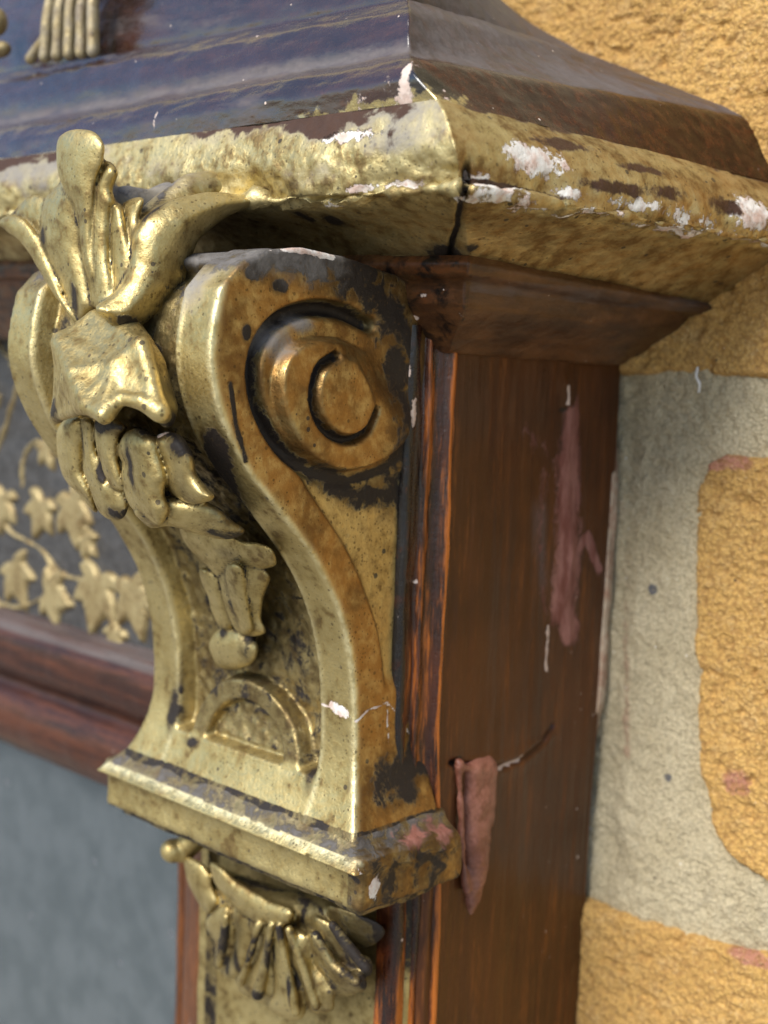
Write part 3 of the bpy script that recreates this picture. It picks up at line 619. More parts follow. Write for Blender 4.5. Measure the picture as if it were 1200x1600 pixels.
# stippled ground of the sunk field
D = D+(fbm(GP, 1.1, 1, 122)-.5)*.55*(field*(1-ringm))[:, None, :]*(Y3 < S_of(Z3)+6)
Vc, Fc = surface_nets(D, (xx[0], yy[0], zz[0]), hB); del D, GP, Dp, Ds
sidey = (Vc[:, 0] > -4.5); sp = lambda pts, r, b=None: stroke(Vc, pts, r, b)
X2 = lambda a, b: on(a, b, 'x', -2)
gr = np.zeros(len(Vc), np.float32)
gY = Vc[:, 1:]; gl = np.where(Vc[:, 0] > -7, np.clip(1-.5*line_d(gY, GRO)/.9, 0, 1)*np.where((gY[:, 1] < -12) & (gY[:, 0] > -72), .85, 1), 0); gr = np.maximum(gr, gl)
gr = np.maximum(gr, np.where(Vc[:, 0] > -5, np.clip(1-.5*line_d(gY, INN)/.5, 0, 1), 0))
gr = sp([X2(530, 430), X2(585, 455), X2(625, 500), X2(648, 560), X2(650, 640), X2(640, 720)], 1.2, gr); gr = np.maximum(gr, .50*sp([X2(530, 425), X2(590, 455), X2(632, 510), X2(650, 560), X2(655, 640), X2(645, 720)], 4.0)); gr = np.maximum(gr, .62*sp([X2(520, 420), X2(585, 455), X2(620, 530), X2(632, 640), X2(610, 760)], 5.0)); gr = np.maximum(gr, .5*sp([X2(560, 425), X2(600, 470), X2(622, 540)], 3.2))
gr = sp([X2(395, 405), X2(450, 392), X2(520, 408), X2(580, 430)], 1.3, gr)
gr = np.maximum(gr, .85*sp([X2(500, 742), X2(560, 775), X2(640, 770)], 2.0))  # dark stroke paints the shadow beneath the volute boss
gr = sp([X2(632, 780), X2(640, 1000), X2(645, 1150)], 1.1, gr)
gr = sp([X2(360, 600), X2(368, 660), X2(385, 720)], .35, gr); gr = sp([X2(375, 740), X2(395, 765)], .2, gr)
gr = blob(Vc, [(X2(435, 447), (2, 1.2, .9)), (X2(385, 520), (2, .7, .9)), (X2(395, 425), (2, 1.4, .9)), ], gr); gr = np.maximum(gr, .9*blob(Vc, [(X2(610, 1230), (3, 5, 5)), (X2(650, 1170), (3, 3, 5))]))
O = onS
gr = blob(Vc, [(O(275, 1110), (1.2, 3, 3.2)), (O(493, 1198), (1.0, 3, 3.0)), (O(312, 1158), (1.6, 3, .7)), (O(405, 1062), (3, 3, 1.0)), (O(275, 880), (1, 3, 3))], gr)
gr = stroke(Vc, [O(262, 850), O(278, 930), O(285, 1010), O(283, 1080)], .6, gr)
gr = stroke(Vc, [O(340, 690), O(355, 760), O(395, 830), O(430, 880)], 2.0, gr)       # black paint beside the husks
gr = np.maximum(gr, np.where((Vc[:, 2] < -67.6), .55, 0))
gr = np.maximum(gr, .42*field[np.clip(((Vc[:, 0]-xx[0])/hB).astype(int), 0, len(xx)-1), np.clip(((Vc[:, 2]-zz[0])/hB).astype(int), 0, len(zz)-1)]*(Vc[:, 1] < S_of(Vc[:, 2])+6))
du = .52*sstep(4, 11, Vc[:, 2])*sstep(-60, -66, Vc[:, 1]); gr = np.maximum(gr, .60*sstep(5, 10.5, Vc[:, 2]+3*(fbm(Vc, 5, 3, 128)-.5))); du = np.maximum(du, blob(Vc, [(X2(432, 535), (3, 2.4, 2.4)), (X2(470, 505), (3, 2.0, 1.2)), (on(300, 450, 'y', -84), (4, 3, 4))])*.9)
ch = stroke(Vc, [on(a, b, 'y', -82) for a, b in ((298, 470), (312, 430))], .5)
ch = stroke(Vc, [X2(330, 408), X2(375, 390), X2(430, 384), X2(480, 392), X2(520, 402)], .5, ch)
ch = stroke(Vc, [O(520, 1105), O(540, 1115)], .8, ch); ch = np.maximum(ch, .9*stroke(Vc, [X2(556, 1128), X2(575, 1110), X2(605, 1098), X2(625, 1120), X2(640, 1150)], .19))
ch = np.maximum(ch, .85*stroke(Vc, [O(460, 1098), O(500, 1100), O(530, 1110)], .22)); ch = np.maximum(ch, .7*stroke(Vc, [X2(604, 1110), X2(606, 1160), X2(612, 1205)], .2))
arr = np.abs(Vc[:, 1]-(S_of(Vc[:, 2])-4*flare(Vc[:, 2])))
wear = np.where(Vc[:, 2] < 8, np.exp(-(arr/.8)**2)*(np.exp(-((Vc[:, 0]+2-4*flare(Vc[:, 2]))/.8)**2)+.6*np.exp(-((abs(Vc[:, 0]-CX)-17.3)/.5)**2)), 0)
och = sstep(-3.0, -2.3, Vc[:, 0]-4*flare(Vc[:, 2]))*sstep(.2, .9, arr)*.92  # ochre paints the brick wall's orange reflection onto the side face
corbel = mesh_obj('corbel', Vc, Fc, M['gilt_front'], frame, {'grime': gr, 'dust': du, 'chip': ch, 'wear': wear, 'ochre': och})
corbel['label'] = 'gilded scroll bracket with a coiled volute on its side'

# ---- plinth block under the corbel
def rbox(G, lo, hi, r):
    c = (np.asarray(lo)+np.asarray(hi))/2; b = (np.asarray(hi)-np.asarray(lo))/2-r
    q = abs(G-c.astype(np.float32))-b.astype(np.float32)
    return np.linalg.norm(np.maximum(q, 0), axis=-1)+np.minimum(q.max(-1), 0)-r
def f_plinth(G):
    z = G[..., 2]; t = np.clip((z+77.5)/7.5, 0, 1); G2 = G.copy()
    G2[..., 1] += .5*t-.5*np.sin(t*3.1); G2[..., 0] -= np.where(G[..., 0] > CX, .2, -.2)*t
    d = rbox(G2, (-57, -63.2, -78.2), (4.6, -41.8, -69.9), 1.0)
    d2 = rbox(G, (-55, -61.3, -79.6), (2.8, -42.5, -76), .7); d = smin(d, d2, .5)
    # sloping ledge up to the corbel foot
    u = np.maximum(abs(G[..., 0]-CX)-29.2, -(G[..., 1]+63.2)); d3 = np.maximum(u+(z+69.8)*.9, -(z+72)); d3 = np.maximum(d3, z+67.9); d3 = np.maximum(d3, G[..., 1]+42)
    d = smin(d, d3, .5)
    d = d+(fbm(G, 7, 3, 130)-.5)*.7+(fbm(G, 1.6, 2, 131)-.5)*.2
    rr = sstep(-1, 4, G[..., 0])*sstep(-60, -56, G[..., 1])
    d = d+rr*((fbm(G, 5, 3, 132)-.42)*2.2)
    # worn hollow on the side ledge
    return smax(d, -ell_d(G, on(625, 1265, 'x', 4.2)+np.array([1.6, 0, 1.8]), (2.6, 7, 2.6)), .8)
V, F = sdf_mesh(f_plinth, (-60, -68, -81), (8, -40, -66), .4)
sd_ = V[:, 0] > 1.5
gr = np.where(V[:, 2] > -70.4, .47, 0).astype(np.float32); gr = np.where(sd_ & (V[:, 1] > -64), np.maximum(gr, .44+.7*(fbm(V, 9, 3, 135)-.45)), gr)
gr = np.where(V[:, 2] < -77.6, .5, gr)
gr = blob(V, [(on(560, 1300, 'x', 4), (3, 3, 2)), (on(690, 1215, 'x', 4), (3, 2, 5))], gr)
du = np.where((V[:, 2] > -70.6), .40, 0); du = blob(V, [(on(610, 1290, 'x', 4), (3, 4, 2.0))], du)
ch = blob(V, [(on(585, 1385, 'x', 4.6), (2, 1.1, 2.0)), (on(640, 1242, 'x', 4.2), (2, .6, .6)), (on(560, 1392, 'x', 4.6), (2, .35, 3))])
pk = .74*blob(V, [(on(690, 1290, 'x', 4.5), (3, 4.5, 3.8)), (on(650, 1310, 'x', 4.5), (3, 4, 1.8))])
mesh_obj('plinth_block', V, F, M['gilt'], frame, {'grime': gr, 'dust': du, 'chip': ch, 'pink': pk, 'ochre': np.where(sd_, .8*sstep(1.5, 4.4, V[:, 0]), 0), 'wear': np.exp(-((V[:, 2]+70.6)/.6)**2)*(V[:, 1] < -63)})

# ---- carved foliage: every lobe is a rounded tongue with its own outline, slope and swell
def closed(pts, n=4):
    p = np.asarray(pts, float); m = len(p); q = np.vstack([p[-2:], p, p[:2]]); o = smooth_line(q, n); return o[2*n:2*n+m*n]
def foliage(center, lobes, body, half, h, seed, k=.35, cuts=(), lump=.5):
    c = np.asarray(center, float); w = CAM-c; w /= np.linalg.norm(w); u = np.cross([0, 0, 1.0], w); u /= np.linalg.norm(u); v = np.cross(w, u)
    Bm = np.array([u, v, w]); L = lambda P: (np.asarray(P, float)-c) @ Bm.T
    us = np.arange(-half[0], half[0]+h, h, dtype=np.float32); vs_ = np.arange(-half[1], half[1]+h, h, dtype=np.float32); ws = np.arange(-half[2], half[2]+h, h, dtype=np.float32)
    UV = np.stack(np.meshgrid(us, vs_, indexing='ij'), -1); W = ws[None, None, :]
    Wp = np.concatenate([UV, np.zeros(UV.shape[:2]+(1,), np.float32)], -1)
    UVw = UV+np.stack([fbm(Wp, 3.5, 2, seed)-.5, fbm(Wp, 3.5, 2, seed+1)-.5], -1)*lump
    D = None
    for ol, ys, bulge, R in lobes:
        o = np.asarray(ol, float)
        if len(ys) == 2 and not hasattr(ys[0], '__len__'):
            t = (o[:, 1]-o[:, 1].min())/np.ptp(o[:, 1]); A = np.array([L(on(a, b, 'y', ys[0]+(ys[1]-ys[0])*q)) for (a, b), q in zip(o, t)])
        else: A = np.array([L(on(a, b, 'y', y)) for a, b, y in ys])
        M3 = np.c_[np.ones(len(A)), A[:, :2]]; cf = np.linalg.lstsq(M3, A[:, 2], rcond=None)[0]
        wm = float(A[:, 2].mean())
        # outline carried to (u,v) on the fitted depth
        O2 = []
        for a, b in o:
            d0 = Bm @ ray(a, b); c0 = Bm @ (CAM-c)
            t = (cf[0]+cf[1]*c0[0]+cf[2]*c0[1]-c0[2])/(d0[2]-cf[1]*d0[0]-cf[2]*d0[1]); O2.append((c0+t*d0)[:2])
        sd = poly_sd(UVw, closed(O2)); pl = cf[0]+UV @ cf[1:].astype(np.float32)
        Ri = max(.5, float(-sd.min())*.95); q = np.clip(1+sd/Ri, 0, 1); H = pl+max(bulge, Ri*.62)*(.65*(1-q*q)+.35*np.sqrt(1-q*q))
        e = smax(sd[..., None]*np.ones_like(W), W-H[..., None], .45); e = np.maximum(e, pl[..., None]-5.5-W)
        if D is None: D = e; D1 = e; D2 = np.full_like(e, 9)
        else: D = smin(D, e, k); D2 = np.minimum(np.maximum(D1, e), D2); D1 = np.minimum(D1, e)
    U3 = np.stack(np.meshgrid(us, vs_, ws, indexing='ij'), -1)
    for pts in body: D = smin(D, chain_d(U3, [(L(p).astype(np.float32), r) for p, r in pts]), .8)
    for pts, kk in cuts: D = smax(D, -chain_d(U3, [(L(p).astype(np.float32), r) for p, r in pts]), kk)
    D = D+(fbm(U3, 5, 2, seed+3)-.5)*.45+(fbm(U3, 1.5, 2, seed+4)-.5)*.12
    Vl, F = surface_nets(D, (us[0], vs_[0], ws[0]), h)
    ix = tuple(np.clip(np.round((Vl-np.array([us[0], vs_[0], ws[0]]))/h).astype(int), 0, np.array(D.shape)-1).T)
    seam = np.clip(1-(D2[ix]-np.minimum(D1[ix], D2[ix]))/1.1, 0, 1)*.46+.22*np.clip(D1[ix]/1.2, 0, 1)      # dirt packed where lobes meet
    return Vl @ Bm+c, F, seam.astype(np.float32)
# ---- acanthus leaf curling over the top of the corbel
at = lambda px, py, Y: on(px, py, 'y', Y).astype(np.float32)
def CH(*p): return [(at(a, b, Y), r) for a, b, Y, r in p]
LEAF = [
 ([(96, 288), (75, 306), (66, 327), (64, 369), (73, 400), (91, 434), (108, 472), (122, 500), (142, 488), (150, 474), (138, 425), (133, 376), (131, 330), (124, 295)], (-86.2, -85.2), 3.0, 2.6),
 ([(91, 220), (99, 208), (122, 202), (150, 208), (163, 226), (159, 250), (149, 278), (146, 310), (143, 360), (147, 430), (135, 430), (124, 370), (115, 320), (100, 298), (93, 278), (89, 250)], (-88.6, -87.6), 1.7, 1.7),
 ([(136, 290), (157, 258), (171, 254), (182, 270), (177, 295), (180, 316), (172, 335), (171, 376), (174, 418), (178, 446), (172, 474), (150, 482), (136, 440), (129, 390), (131, 337)], (-86.4, -86.4), 2.4, 2.0),
 ([(171, 327), (182, 318), (193, 327), (198, 355), (205, 390), (205, 425), (196, 446), (194, 478), (182, 486), (172, 455), (174, 425), (170, 390), (167, 355)], (-85.8, -86.2), 1.6, 1.3),
 ([(192, 322), (210, 308), (226, 312), (217, 345), (220, 365), (213, 392), (208, 428), (199, 400), (194, 355)], (-84.2, -86.0), 1.3, 1.1),
 ([(213, 362), (236, 330), (266, 312), (297, 305), (332, 300), (371, 304), (410, 306), (415, 318), (372, 330), (338, 348), (317, 369), (303, 390), (292, 411), (284, 439), (266, 462), (245, 486), (217, 510), (189, 513), (166, 500), (150, 481), (168, 468), (189, 448), (203, 421), (209, 390)], [(170, 490, -87.0), (215, 490, -87.4), (230, 380, -85.6), (300, 360, -79.0), (330, 320, -75.2), (405, 312, -68.5)], 3.0, 3.4),
 ([(200, 405), (212, 360), (232, 330), (258, 322), (285, 335), (300, 372), (292, 420), (268, 464), (240, 492), (206, 513), (172, 502), (180, 470), (194, 440)], [(190, 490, -86.6), (215, 400, -85.0), (245, 350, -82.2), (290, 400, -78.6), (250, 470, -83.0)], 2.4, 3),
 ([(-2, 346), (18, 336), (40, 346), (62, 376), (74, 407), (90, 439), (105, 475), (124, 507), (104, 488), (82, 455), (63, 422), (46, 394), (26, 372), (5, 358)], (-86, -85.6), 1.0, .9),
 ([(18, 338), (44, 308), (74, 316), (72, 369), (95, 432), (110, 475), (90, 442), (72, 410), (58, 378), (38, 350)], (-83.5, -84.6), .4, 1.5)]
LB = [[(at(150, 300, -82), 3.0), (at(170, 400, -82), 3.6), (at(185, 470, -83), 2.6)], [(at(200, 320, -79), 2.6), (at(240, 335, -74), 3.4), (at(275, 322, -69), 3.6)], [(at(250, 340, -78), 2.6), (at(300, 300, -73), 2.6), (at(360, 288, -68), 2.4)]]
LC = [([(at(122, 240, -93.0), 1.9), (at(118, 268, -92.4), 1.6), (at(124, 300, -90.6), .5)], .6), ([(at(182, 345, -89.2), .3), (at(186, 400, -89.6), .8), (at(185, 430, -89.6), .5), (at(183, 452, -89.8), 1.0), (at(184, 466, -89.5), .5)], .6)]
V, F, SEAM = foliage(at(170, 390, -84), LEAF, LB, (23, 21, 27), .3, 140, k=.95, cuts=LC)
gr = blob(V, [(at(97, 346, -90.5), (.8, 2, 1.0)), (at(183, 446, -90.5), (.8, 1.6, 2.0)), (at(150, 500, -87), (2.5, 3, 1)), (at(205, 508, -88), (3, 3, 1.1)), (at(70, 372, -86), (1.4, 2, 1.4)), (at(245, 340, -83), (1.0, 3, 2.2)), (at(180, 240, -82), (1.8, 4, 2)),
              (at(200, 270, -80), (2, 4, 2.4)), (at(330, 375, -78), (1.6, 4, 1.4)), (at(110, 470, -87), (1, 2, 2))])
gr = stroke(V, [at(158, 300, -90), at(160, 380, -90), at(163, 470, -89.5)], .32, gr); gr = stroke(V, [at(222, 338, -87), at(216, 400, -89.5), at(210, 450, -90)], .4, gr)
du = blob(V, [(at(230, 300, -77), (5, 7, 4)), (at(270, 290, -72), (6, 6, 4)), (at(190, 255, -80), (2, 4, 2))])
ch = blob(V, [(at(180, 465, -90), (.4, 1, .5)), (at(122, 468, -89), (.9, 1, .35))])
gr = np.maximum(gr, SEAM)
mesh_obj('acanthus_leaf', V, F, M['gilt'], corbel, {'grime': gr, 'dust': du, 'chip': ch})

# ---- folded leaf below it
def f_fold(G):
    p = [at(152, 496, -86.0), at(96, 533, -89.6), at(138, 634, -94.2), at(164, 648, -94.6), at(190, 614, -91.6), at(250, 644, -91.0), at(222, 540, -89.0), at(184, 575, -90.6), at(88, 652, -87), at(260, 656, -87.6), at(118, 585, -92.6)]
    d = None
    for t in ((0, 1, 7), (1, 10, 7), (10, 2, 7), (2, 3, 7), (3, 4, 7), (4, 5, 7), (5, 6, 7), (6, 0, 7), (1, 8, 10), (8, 2, 10), (5, 9, 6)):
        e = tri_d(G, p[t[0]], p[t[1]], p[t[2]], .85); d = e if d is None else smin(d, e, .9)
    d = smin(d, chain_d(G, [(p[2], .9), (p[3], 1.05), (at(190, 622, -92.6), .85), (at(222, 628, -92), .95), (p[5], 1.0), (p[9], .7)]), .6)
    d = smin(d, chain_d(G, [(p[6], .6), (p[5], .7)]), .6)
    d = smin(d, ell_d(G, at(170, 570, -85), (7.5, 4.5, 6)), 1.2)
    d = smin(d, chain_d(G, [(at(205, 520, -86.4), 1.8), (at(236, 570, -86.6), 1.9), (at(258, 635, -86.8), 1.6)]), 1.6)
    d = smin(d, chain_d(G, [(at(112, 545, -88.2), 2.0), (at(122, 590, -90.2), 1.9), (at(142, 625, -92.6), 1.5)]), 1.5)
    d = smin(d, chain_d(G, [(at(150, 510, -85.6), 1.8), (at(112, 540, -87.6), 1.6)]), 1.2)
    return d+(fbm(G, 5, 3, 150)-.5)*.4+(fbm(G, 1.4, 2, 151)-.5)*.10
V, F = sdf_mesh(f_fold, (-46, -98, -16), (0, -78, 6), .33)
gr = blob(V, [(at(180, 655, -90), (6, 3, 1.0)), (at(225, 655, -88), (4, 3, 1.0)), (at(105, 640, -87), (2, 3, 1.6)), (at(258, 655, -88.5), (1.1, 2, 1.2)), (at(90, 600, -86), (1, 4, 3))])  # dark blobs below the lip paint its underside shadow
mesh_obj('folded_leaf', V, F, M['gilt'], corbel, {'grime': gr})

# ---- husks
HUSK = [
 ([(96, 661), (112, 648), (127, 650), (133, 676), (131, 710), (134, 735), (146, 765), (150, 800), (126, 776), (101, 748), (89, 712), (88, 680)], (-84.4, -81.2), 2.9, 2.3),
 ([(127, 655), (144, 659), (148, 687), (152, 710), (167, 740), (189, 759), (198, 785), (193, 809), (176, 814), (155, 799), (142, 764), (131, 731), (128, 695)], (-86.2, -83.0), 1.8, 1.6),
 ([(146, 659), (169, 652), (197, 667), (189, 682), (186, 704), (190, 734), (194, 764), (176, 760), (157, 731), (150, 702)], (-87.0, -85.4), 2.0, 1.7),
 ([(189, 684), (210, 669), (231, 674), (246, 687), (253, 717), (262, 747), (258, 770), (266, 798), (249, 822), (225, 814), (208, 798), (197, 776), (191, 747), (193, 725), (185, 706)], (-87.6, -84.6), 3.2, 2.5),
 ([(238, 687), (259, 676), (283, 682), (299, 710), (308, 740), (323, 762), (336, 778), (311, 788), (285, 784), (262, 762), (250, 725)], (-86.6, -84.0), 3.4, 2.4),
 ([(208, 800), (240, 792), (259, 775), (285, 780), (319, 784), (347, 796), (364, 816), (384, 832), (362, 842), (330, 840), (300, 833), (277, 826), (259, 823), (232, 825)], [(215, 808, -84.2), (260, 780, -84.0), (280, 822, -82.6), (330, 800, -80.4), (380, 834, -75.6)], 2.4, 1.8)]
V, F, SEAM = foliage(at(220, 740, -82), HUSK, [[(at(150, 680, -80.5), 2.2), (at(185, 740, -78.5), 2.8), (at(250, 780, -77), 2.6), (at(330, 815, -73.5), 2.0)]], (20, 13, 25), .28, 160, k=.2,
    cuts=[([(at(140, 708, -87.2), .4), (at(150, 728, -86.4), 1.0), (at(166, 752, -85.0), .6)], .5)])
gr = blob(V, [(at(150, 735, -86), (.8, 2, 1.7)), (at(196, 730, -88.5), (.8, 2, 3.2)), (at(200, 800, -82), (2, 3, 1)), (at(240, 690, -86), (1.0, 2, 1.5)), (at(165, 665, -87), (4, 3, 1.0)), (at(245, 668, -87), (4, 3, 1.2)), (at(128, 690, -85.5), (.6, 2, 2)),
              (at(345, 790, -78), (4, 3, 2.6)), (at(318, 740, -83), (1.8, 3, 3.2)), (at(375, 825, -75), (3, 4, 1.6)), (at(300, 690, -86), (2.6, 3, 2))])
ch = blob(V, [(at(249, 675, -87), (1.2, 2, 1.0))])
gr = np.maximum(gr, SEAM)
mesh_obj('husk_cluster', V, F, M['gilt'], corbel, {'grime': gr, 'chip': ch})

# ---- tail of folds and drop
TAIL = [
 ([(283, 826), (340, 834), (375, 842), (424, 856), (434, 880), (402, 888), (370, 884), (345, 898), (318, 878), (298, 855)], [(300, 845, -70.4), (370, 850, -71.4), (425, 870, -69.2), (345, 890, -68.0)], 1.3, 1.3),
 ([(350, 888), (375, 876), (402, 882), (424, 900), (414, 932), (410, 965), (416, 988), (397, 996), (370, 984), (353, 948), (345, 915)], (-68.6, -62.6), 1.8, 1.8),
 ([(352, 884), (372, 880), (384, 910), (392, 950), (398, 985), (380, 990), (366, 950), (354, 915)], (-69.8, -64.2), 1.3, 1.0),
 ([(312, 886), (335, 898), (352, 945), (364, 980), (346, 986), (328, 948), (317, 920)], (-67.2, -61.6), 1.3, 1.0),
 ([(326, 1010), (335, 988), (365, 979), (393, 990), (406, 1010), (398, 1034), (370, 1047), (342, 1039)], (-61.2, -60.4), 2.6, 2.7)]
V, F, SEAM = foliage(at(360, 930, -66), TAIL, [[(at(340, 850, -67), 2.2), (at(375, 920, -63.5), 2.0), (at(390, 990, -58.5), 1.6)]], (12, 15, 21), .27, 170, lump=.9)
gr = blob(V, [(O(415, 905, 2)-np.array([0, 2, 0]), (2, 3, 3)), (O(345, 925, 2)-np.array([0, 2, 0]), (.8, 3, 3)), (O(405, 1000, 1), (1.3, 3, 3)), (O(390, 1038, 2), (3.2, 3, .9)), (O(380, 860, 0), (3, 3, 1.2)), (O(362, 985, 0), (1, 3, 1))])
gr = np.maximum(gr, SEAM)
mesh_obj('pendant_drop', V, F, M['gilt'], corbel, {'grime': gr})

# ------------------------------------------------------------------ pilaster below the plinth
Xp = np.arange(-52, -1.4, .4); Zp = np.arange(-150, -72, .4)
P = np.stack(np.meshgrid(Xp, [-46.8], Zp, indexing='ij'), -1)[:, 0]
a = abs(P[..., 0]+26.8); P[..., 1] += 1.6*sstep(22.6, 21.4, a)+.8*sstep(24.4, 25.2, a)+(fbm(P, 5, 3, 180)-.5)*.6
V, F = thick_grid(P, (0, 8, 0)); n1 = P.reshape(-1, 3).shape[0]
gr = np.zeros(len(V)); gr = np.where(V[:, 0] > -9, .60*sstep(-104, -88, V[:, 2]), .2); gr = np.where(abs(abs(V[:, 0]+26.8)-22) < .8, .5, gr)
pil = mesh_obj('pilaster', V, F, M['gilt'], frame, {'grime': gr})
cA = np.array([CX, -52.0, -76.0])
SPR = [
 ([(329, 1346), (378, 1380), (421, 1406), (456, 1424), (446, 1446), (405, 1440), (365, 1413), (332, 1380)], (-56.4, -56.6), 1.6, 1.2),
 ([(290, 1338), (318, 1352), (331, 1386), (340, 1412), (320, 1424), (300, 1396), (289, 1367)], (-55, -54), 1.5, 1.2),
 ([(332, 1424), (358, 1418), (370, 1453), (364, 1488), (350, 1518), (338, 1500), (334, 1470), (320, 1443)], (-54.5, -51.5), 1.9, 1.4),
 ([(365, 1418), (396, 1430), (397, 1470), (386, 1504), (368, 1529), (350, 1522), (365, 1486), (370, 1453)], (-55.2, -51.8), 1.6, 1.1),
 ([(392, 1434), (423, 1446), (426, 1486), (435, 1529), (430, 1566), (405, 1567), (380, 1555), (369, 1536), (381, 1508), (397, 1475)], (-55.6, -52.2), 2.1, 1.6),
 ([(422, 1448), (447, 1450), (455, 1497), (472, 1551), (473, 1587), (453, 1594), (424, 1583), (419, 1567), (431, 1540), (425, 1497)], (-55.8, -52.4), 2.1, 1.3),
 ([(446, 1450), (477, 1461), (493, 1508), (521, 1545), (522, 1577), (497, 1583), (478, 1571), (462, 1526), (452, 1486)], (-55.8, -52.2), 2.2, 1.4),
 ([(478, 1456), (510, 1472), (531, 1506), (565, 1522), (571, 1547), (540, 1558), (517, 1549), (495, 1515)], (-55.6, -52), 2.0, 1.3),
 ([(489, 1434), (531, 1450), (553, 1484), (582, 1500), (582, 1526), (551, 1528), (522, 1505), (500, 1472)], (-55.4, -51.6), 1.8, 1.3),
 ([(516, 1418), (572, 1429), (603, 1453), (586, 1478), (551, 1478), (527, 1455)], (-54.6, -50.8), 1.5, 1.4)]
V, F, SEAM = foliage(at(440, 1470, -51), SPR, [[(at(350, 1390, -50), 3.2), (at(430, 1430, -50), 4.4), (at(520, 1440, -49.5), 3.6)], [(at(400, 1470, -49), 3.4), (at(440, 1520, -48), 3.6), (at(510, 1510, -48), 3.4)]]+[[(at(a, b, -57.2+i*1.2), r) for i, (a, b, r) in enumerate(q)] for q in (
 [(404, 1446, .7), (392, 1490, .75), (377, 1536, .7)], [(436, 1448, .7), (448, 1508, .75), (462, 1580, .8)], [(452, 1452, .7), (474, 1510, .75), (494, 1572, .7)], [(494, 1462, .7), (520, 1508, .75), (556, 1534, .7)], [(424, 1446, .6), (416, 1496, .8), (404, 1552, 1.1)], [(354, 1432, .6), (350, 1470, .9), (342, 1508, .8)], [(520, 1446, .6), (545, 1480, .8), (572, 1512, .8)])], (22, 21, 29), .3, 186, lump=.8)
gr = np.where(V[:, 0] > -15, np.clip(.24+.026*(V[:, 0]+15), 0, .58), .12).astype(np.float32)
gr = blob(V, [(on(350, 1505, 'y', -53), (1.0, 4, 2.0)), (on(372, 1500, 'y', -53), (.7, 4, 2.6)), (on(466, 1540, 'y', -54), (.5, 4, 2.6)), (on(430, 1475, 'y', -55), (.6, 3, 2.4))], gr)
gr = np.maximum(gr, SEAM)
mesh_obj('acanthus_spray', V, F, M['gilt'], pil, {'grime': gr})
bc = on(270, 1330, 'y', -55.5)
V, F = sdf_mesh(lambda G: smin(ell_d(G, bc, (2.1, 2.1, 2.0)), chain_d(G, [(bc.astype(np.float32)+np.float32([1.0, 1.5, 0]), 1.9), (np.float32([-42, -50, -78]), 3.0)]), .6)+(fbm(G, 3, 2, 195)-.5)*.3, bc-np.array([5, 6, 6]), bc+np.array([10, 9, 8]), .3)
mesh_obj('bead', V, F, M['gilt'], pil)

# ------------------------------------------------------------------ frieze, rail, mirror
Xf = np.arange(-190, -46, .6); Zf = np.arange(-62, 4, .6)
P = np.stack(np.meshgrid(Xf, [-40.0], Zf, indexing='ij'), -1)[:, 0]; P[..., 1] += (fbm(P, 5, 3, 200)-.5)*.8
V, F = thick_grid(P, (0, 6, 0)); fri = mesh_obj('frieze_panel', V, F, M['ground_lead'], frame)
fx = lambda a, b: on(a, b, 'y', -41)[[0, 2]].astype(np.float32)
ST = [smooth_line([fx(*p) for p in q], 5) for q in (
    [(-40, 800), (-15, 720), (5, 660), (22, 600), (30, 540)], [(28, 760), (32, 715), (48, 690), (70, 690)], [(-60, 700), (-20, 780), (10, 830), (60, 860), (85, 895), (125, 908)],
    [(125, 905), (140, 890), (150, 905)], [(-80, 900), (-30, 930), (20, 950), (60, 935)], [(70, 690), (100, 720), (108, 770)], [(10, 560), (-20, 520)])]
LE = []
for lx, ly, sz, ang in ((108, 782, 7.0, -75), (62, 785, 6.0, -110), (150, 905, 8.0, -100), (203, 915, 7.5, -70), (222, 880, 5, 20), (18, 885, 7.0, -60), (70, 925, 6.5, -10), (2, 775, 6.0, -100), (66, 692, 4.5, -60), (-45, 860, 7, -120), (-75, 720, 7, 100),
                        (-20, 640, 6, 140), (28, 570, 5, 80), (-60, 560, 6, 40), (128, 840, 4, -40), (-120, 800, 7, -90), (-140, 640, 7, 60), (180, 985, 4.5, -120), (-30, 950, 6, 10)):
    c0 = fx(lx, ly)
    for da, ll, ww in ((0, 1.0, 1.5), (48, .85, 1.3), (-48, .85, 1.3), (100, .6, 1.1), (-100, .6, 1.1), (24, .7, 1.0), (-24, .7, 1.0)):
        a_ = radians(ang+da); LE.append((c0, c0+np.float32([math.cos(a_), math.sin(a_)])*sz*ll*1.6, ww*sz/4.6))
Xv = np.arange(-185, -50, .35); Zv = np.arange(-61, 3, .35)
P = np.stack(np.meshgrid(Xv, [-40.0], Zv, indexing='ij'), -1)[:, 0].astype(np.float32); Q = P[..., [0, 2]]
d = np.full(Q.shape[:2], 99.0)
for s_ in ST: d = np.minimum(d, line_d(Q, s_)-.75)
for a, b, w in LE:
    e = b-a; L_ = float(np.linalg.norm(e)); t = np.clip(((Q-a) @ e)/L_**2, 0, 1); dd = np.linalg.norm(Q-a-t[..., None]*e, axis=-1)-w*np.clip(.55+1.0*np.sin(t*3.1)-.6*t, .05, 2)
    d = smin(d, dd, .25)
d = d+(fbm(P, 2.5, 2, 205)-.5)*.6
P[..., 1] = -39.2-1.9*sstep(.3, -1.1, d)-(fbm(P, 3, 2, 206)-.5)*.4
k = (d < .5).reshape(-1); V = P.reshape(-1, 3); F = grid_faces(*P.shape[:2]); F = F[k[F].all(1)]; us = np.unique(F); mp = -np.ones(len(V), int); mp[us] = np.arange(len(us))
mesh_obj('vine_scroll', V[us], mp[F], M['vine'], fri, {'grime': np.where(V[us][:, 1] > -40.2, .4, .1)})
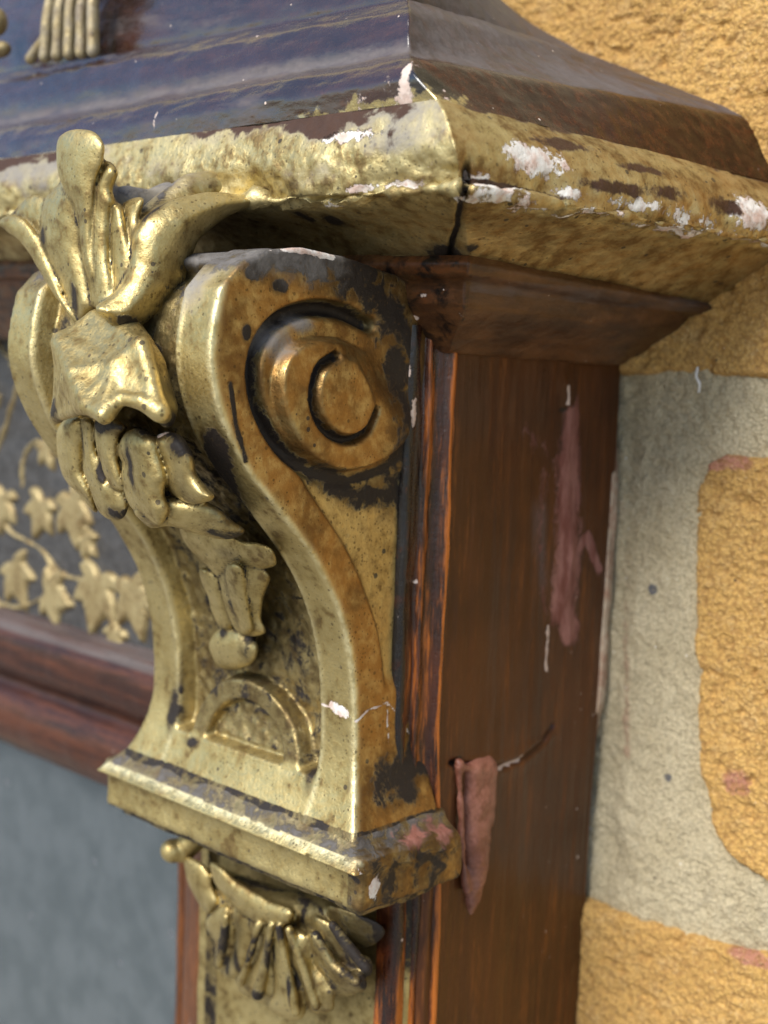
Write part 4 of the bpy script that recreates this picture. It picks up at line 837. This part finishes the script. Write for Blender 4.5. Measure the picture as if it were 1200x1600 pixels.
def bar(name, prof, x0, x1, mat, seed, attrs=None, vertical=False):
    pr = np.array(smooth_line(prof, 5)); xs = np.arange(x0, x1, .7)
    P = np.zeros((len(xs), len(pr), 3))
    if vertical: P[..., 2] = xs[:, None]; P[..., 0] = pr[None, :, 0]; P[..., 1] = pr[None, :, 1]
    else: P[..., 0] = xs[:, None]; P[..., 1] = pr[None, :, 0]; P[..., 2] = pr[None, :, 1]
    P[..., 1] += (fbm(P, 5, 3, seed)-.5)*.5
    V = P.reshape(-1, 3); n = len(pr); last = (len(xs)-1)*n
    o = mesh_obj(name, V, grid_faces(len(xs), n, not vertical), mat, frame, attrs(V) if attrs else None); return o
bar('rail_moulding', [(-38, -57.5), (-41.5, -58), (-44.5, -59.5), (-46.2, -62), (-46.4, -66), (-45.2, -69), (-42.6, -71.5), (-42.4, -73), (-44.4, -75.2), (-45.6, -79), (-44.8, -83), (-42.4, -86.4), (-40, -87.5), (-30, -87.5)], -190, -48, M['rail'], 210,
    lambda V: {'dust': np.where(V[:, 2] > -60.5, .55, .1), 'hot': np.where(V[:, 2] < -75, .6, .35)})
bar('inner_bead', [(-71, -31), (-70.6, -35.5), (-69, -38), (-66.6, -38.4), (-65, -37), (-63.5, -39), (-61, -42.5), (-56, -44.5), (-52, -45.2), (-50, -42)], -150, -84, M['wood_z'], 215, lambda V: {'hot': np.full(len(V), .4)}, True)
V, F = thick_grid(np.stack(np.meshgrid(np.linspace(-190, -62, 30), [-33.0], np.linspace(-230, -84, 20), indexing='ij'), -1)[:, 0], (0, 3, 0))
mesh_obj('mirror_glass', V, F, M['mirror'], frame)

# ------------------------------------------------------------------ crest ornament on the cornice (upper left)
def f_crest(G):
    d = None
    for k in range(5):
        a0 = at(70+k*19, 88-k*2, -61.5); a1 = at(92+k*15, -60, -59.5)
        e = chain_d(G, [(a0, 1.15), ((a0+a1)/2+np.float32([0, -.5, 0]), 1.05), (a1, 1.05)]); d = e if d is None else smin(d, e, .4)
    d = smin(d, chain_d(G, [(at(48, 92, -61.5), 1.0), (at(70, 60, -61), .9), (at(86, 10, -60), 1.0)]), .4)
    return d+(fbm(G, 3, 2, 220)-.5)*.4
V, F = sdf_mesh(f_crest, (-96, -66, 42), (-60, -54, 72), .4)
cr = mesh_obj('crest_ornament', V, F, M['vine'], frame, {'grime': np.full(len(V), .2), 'dust': np.full(len(V), .42)})
bb = on(-8, 34, 'y', -62)
V, F = sdf_mesh(lambda G: smin(ell_d(G, bb, (2.4, 2.2, 2.6)), ell_d(G, bb+np.array([1, 0, -5]), (3.4, 2, 1.5)), .8)+(fbm(G, 3, 2, 221)-.5)*.4, bb-8, bb+8, .4)
mesh_obj('crest_bud', V, F, M['vine'], cr)
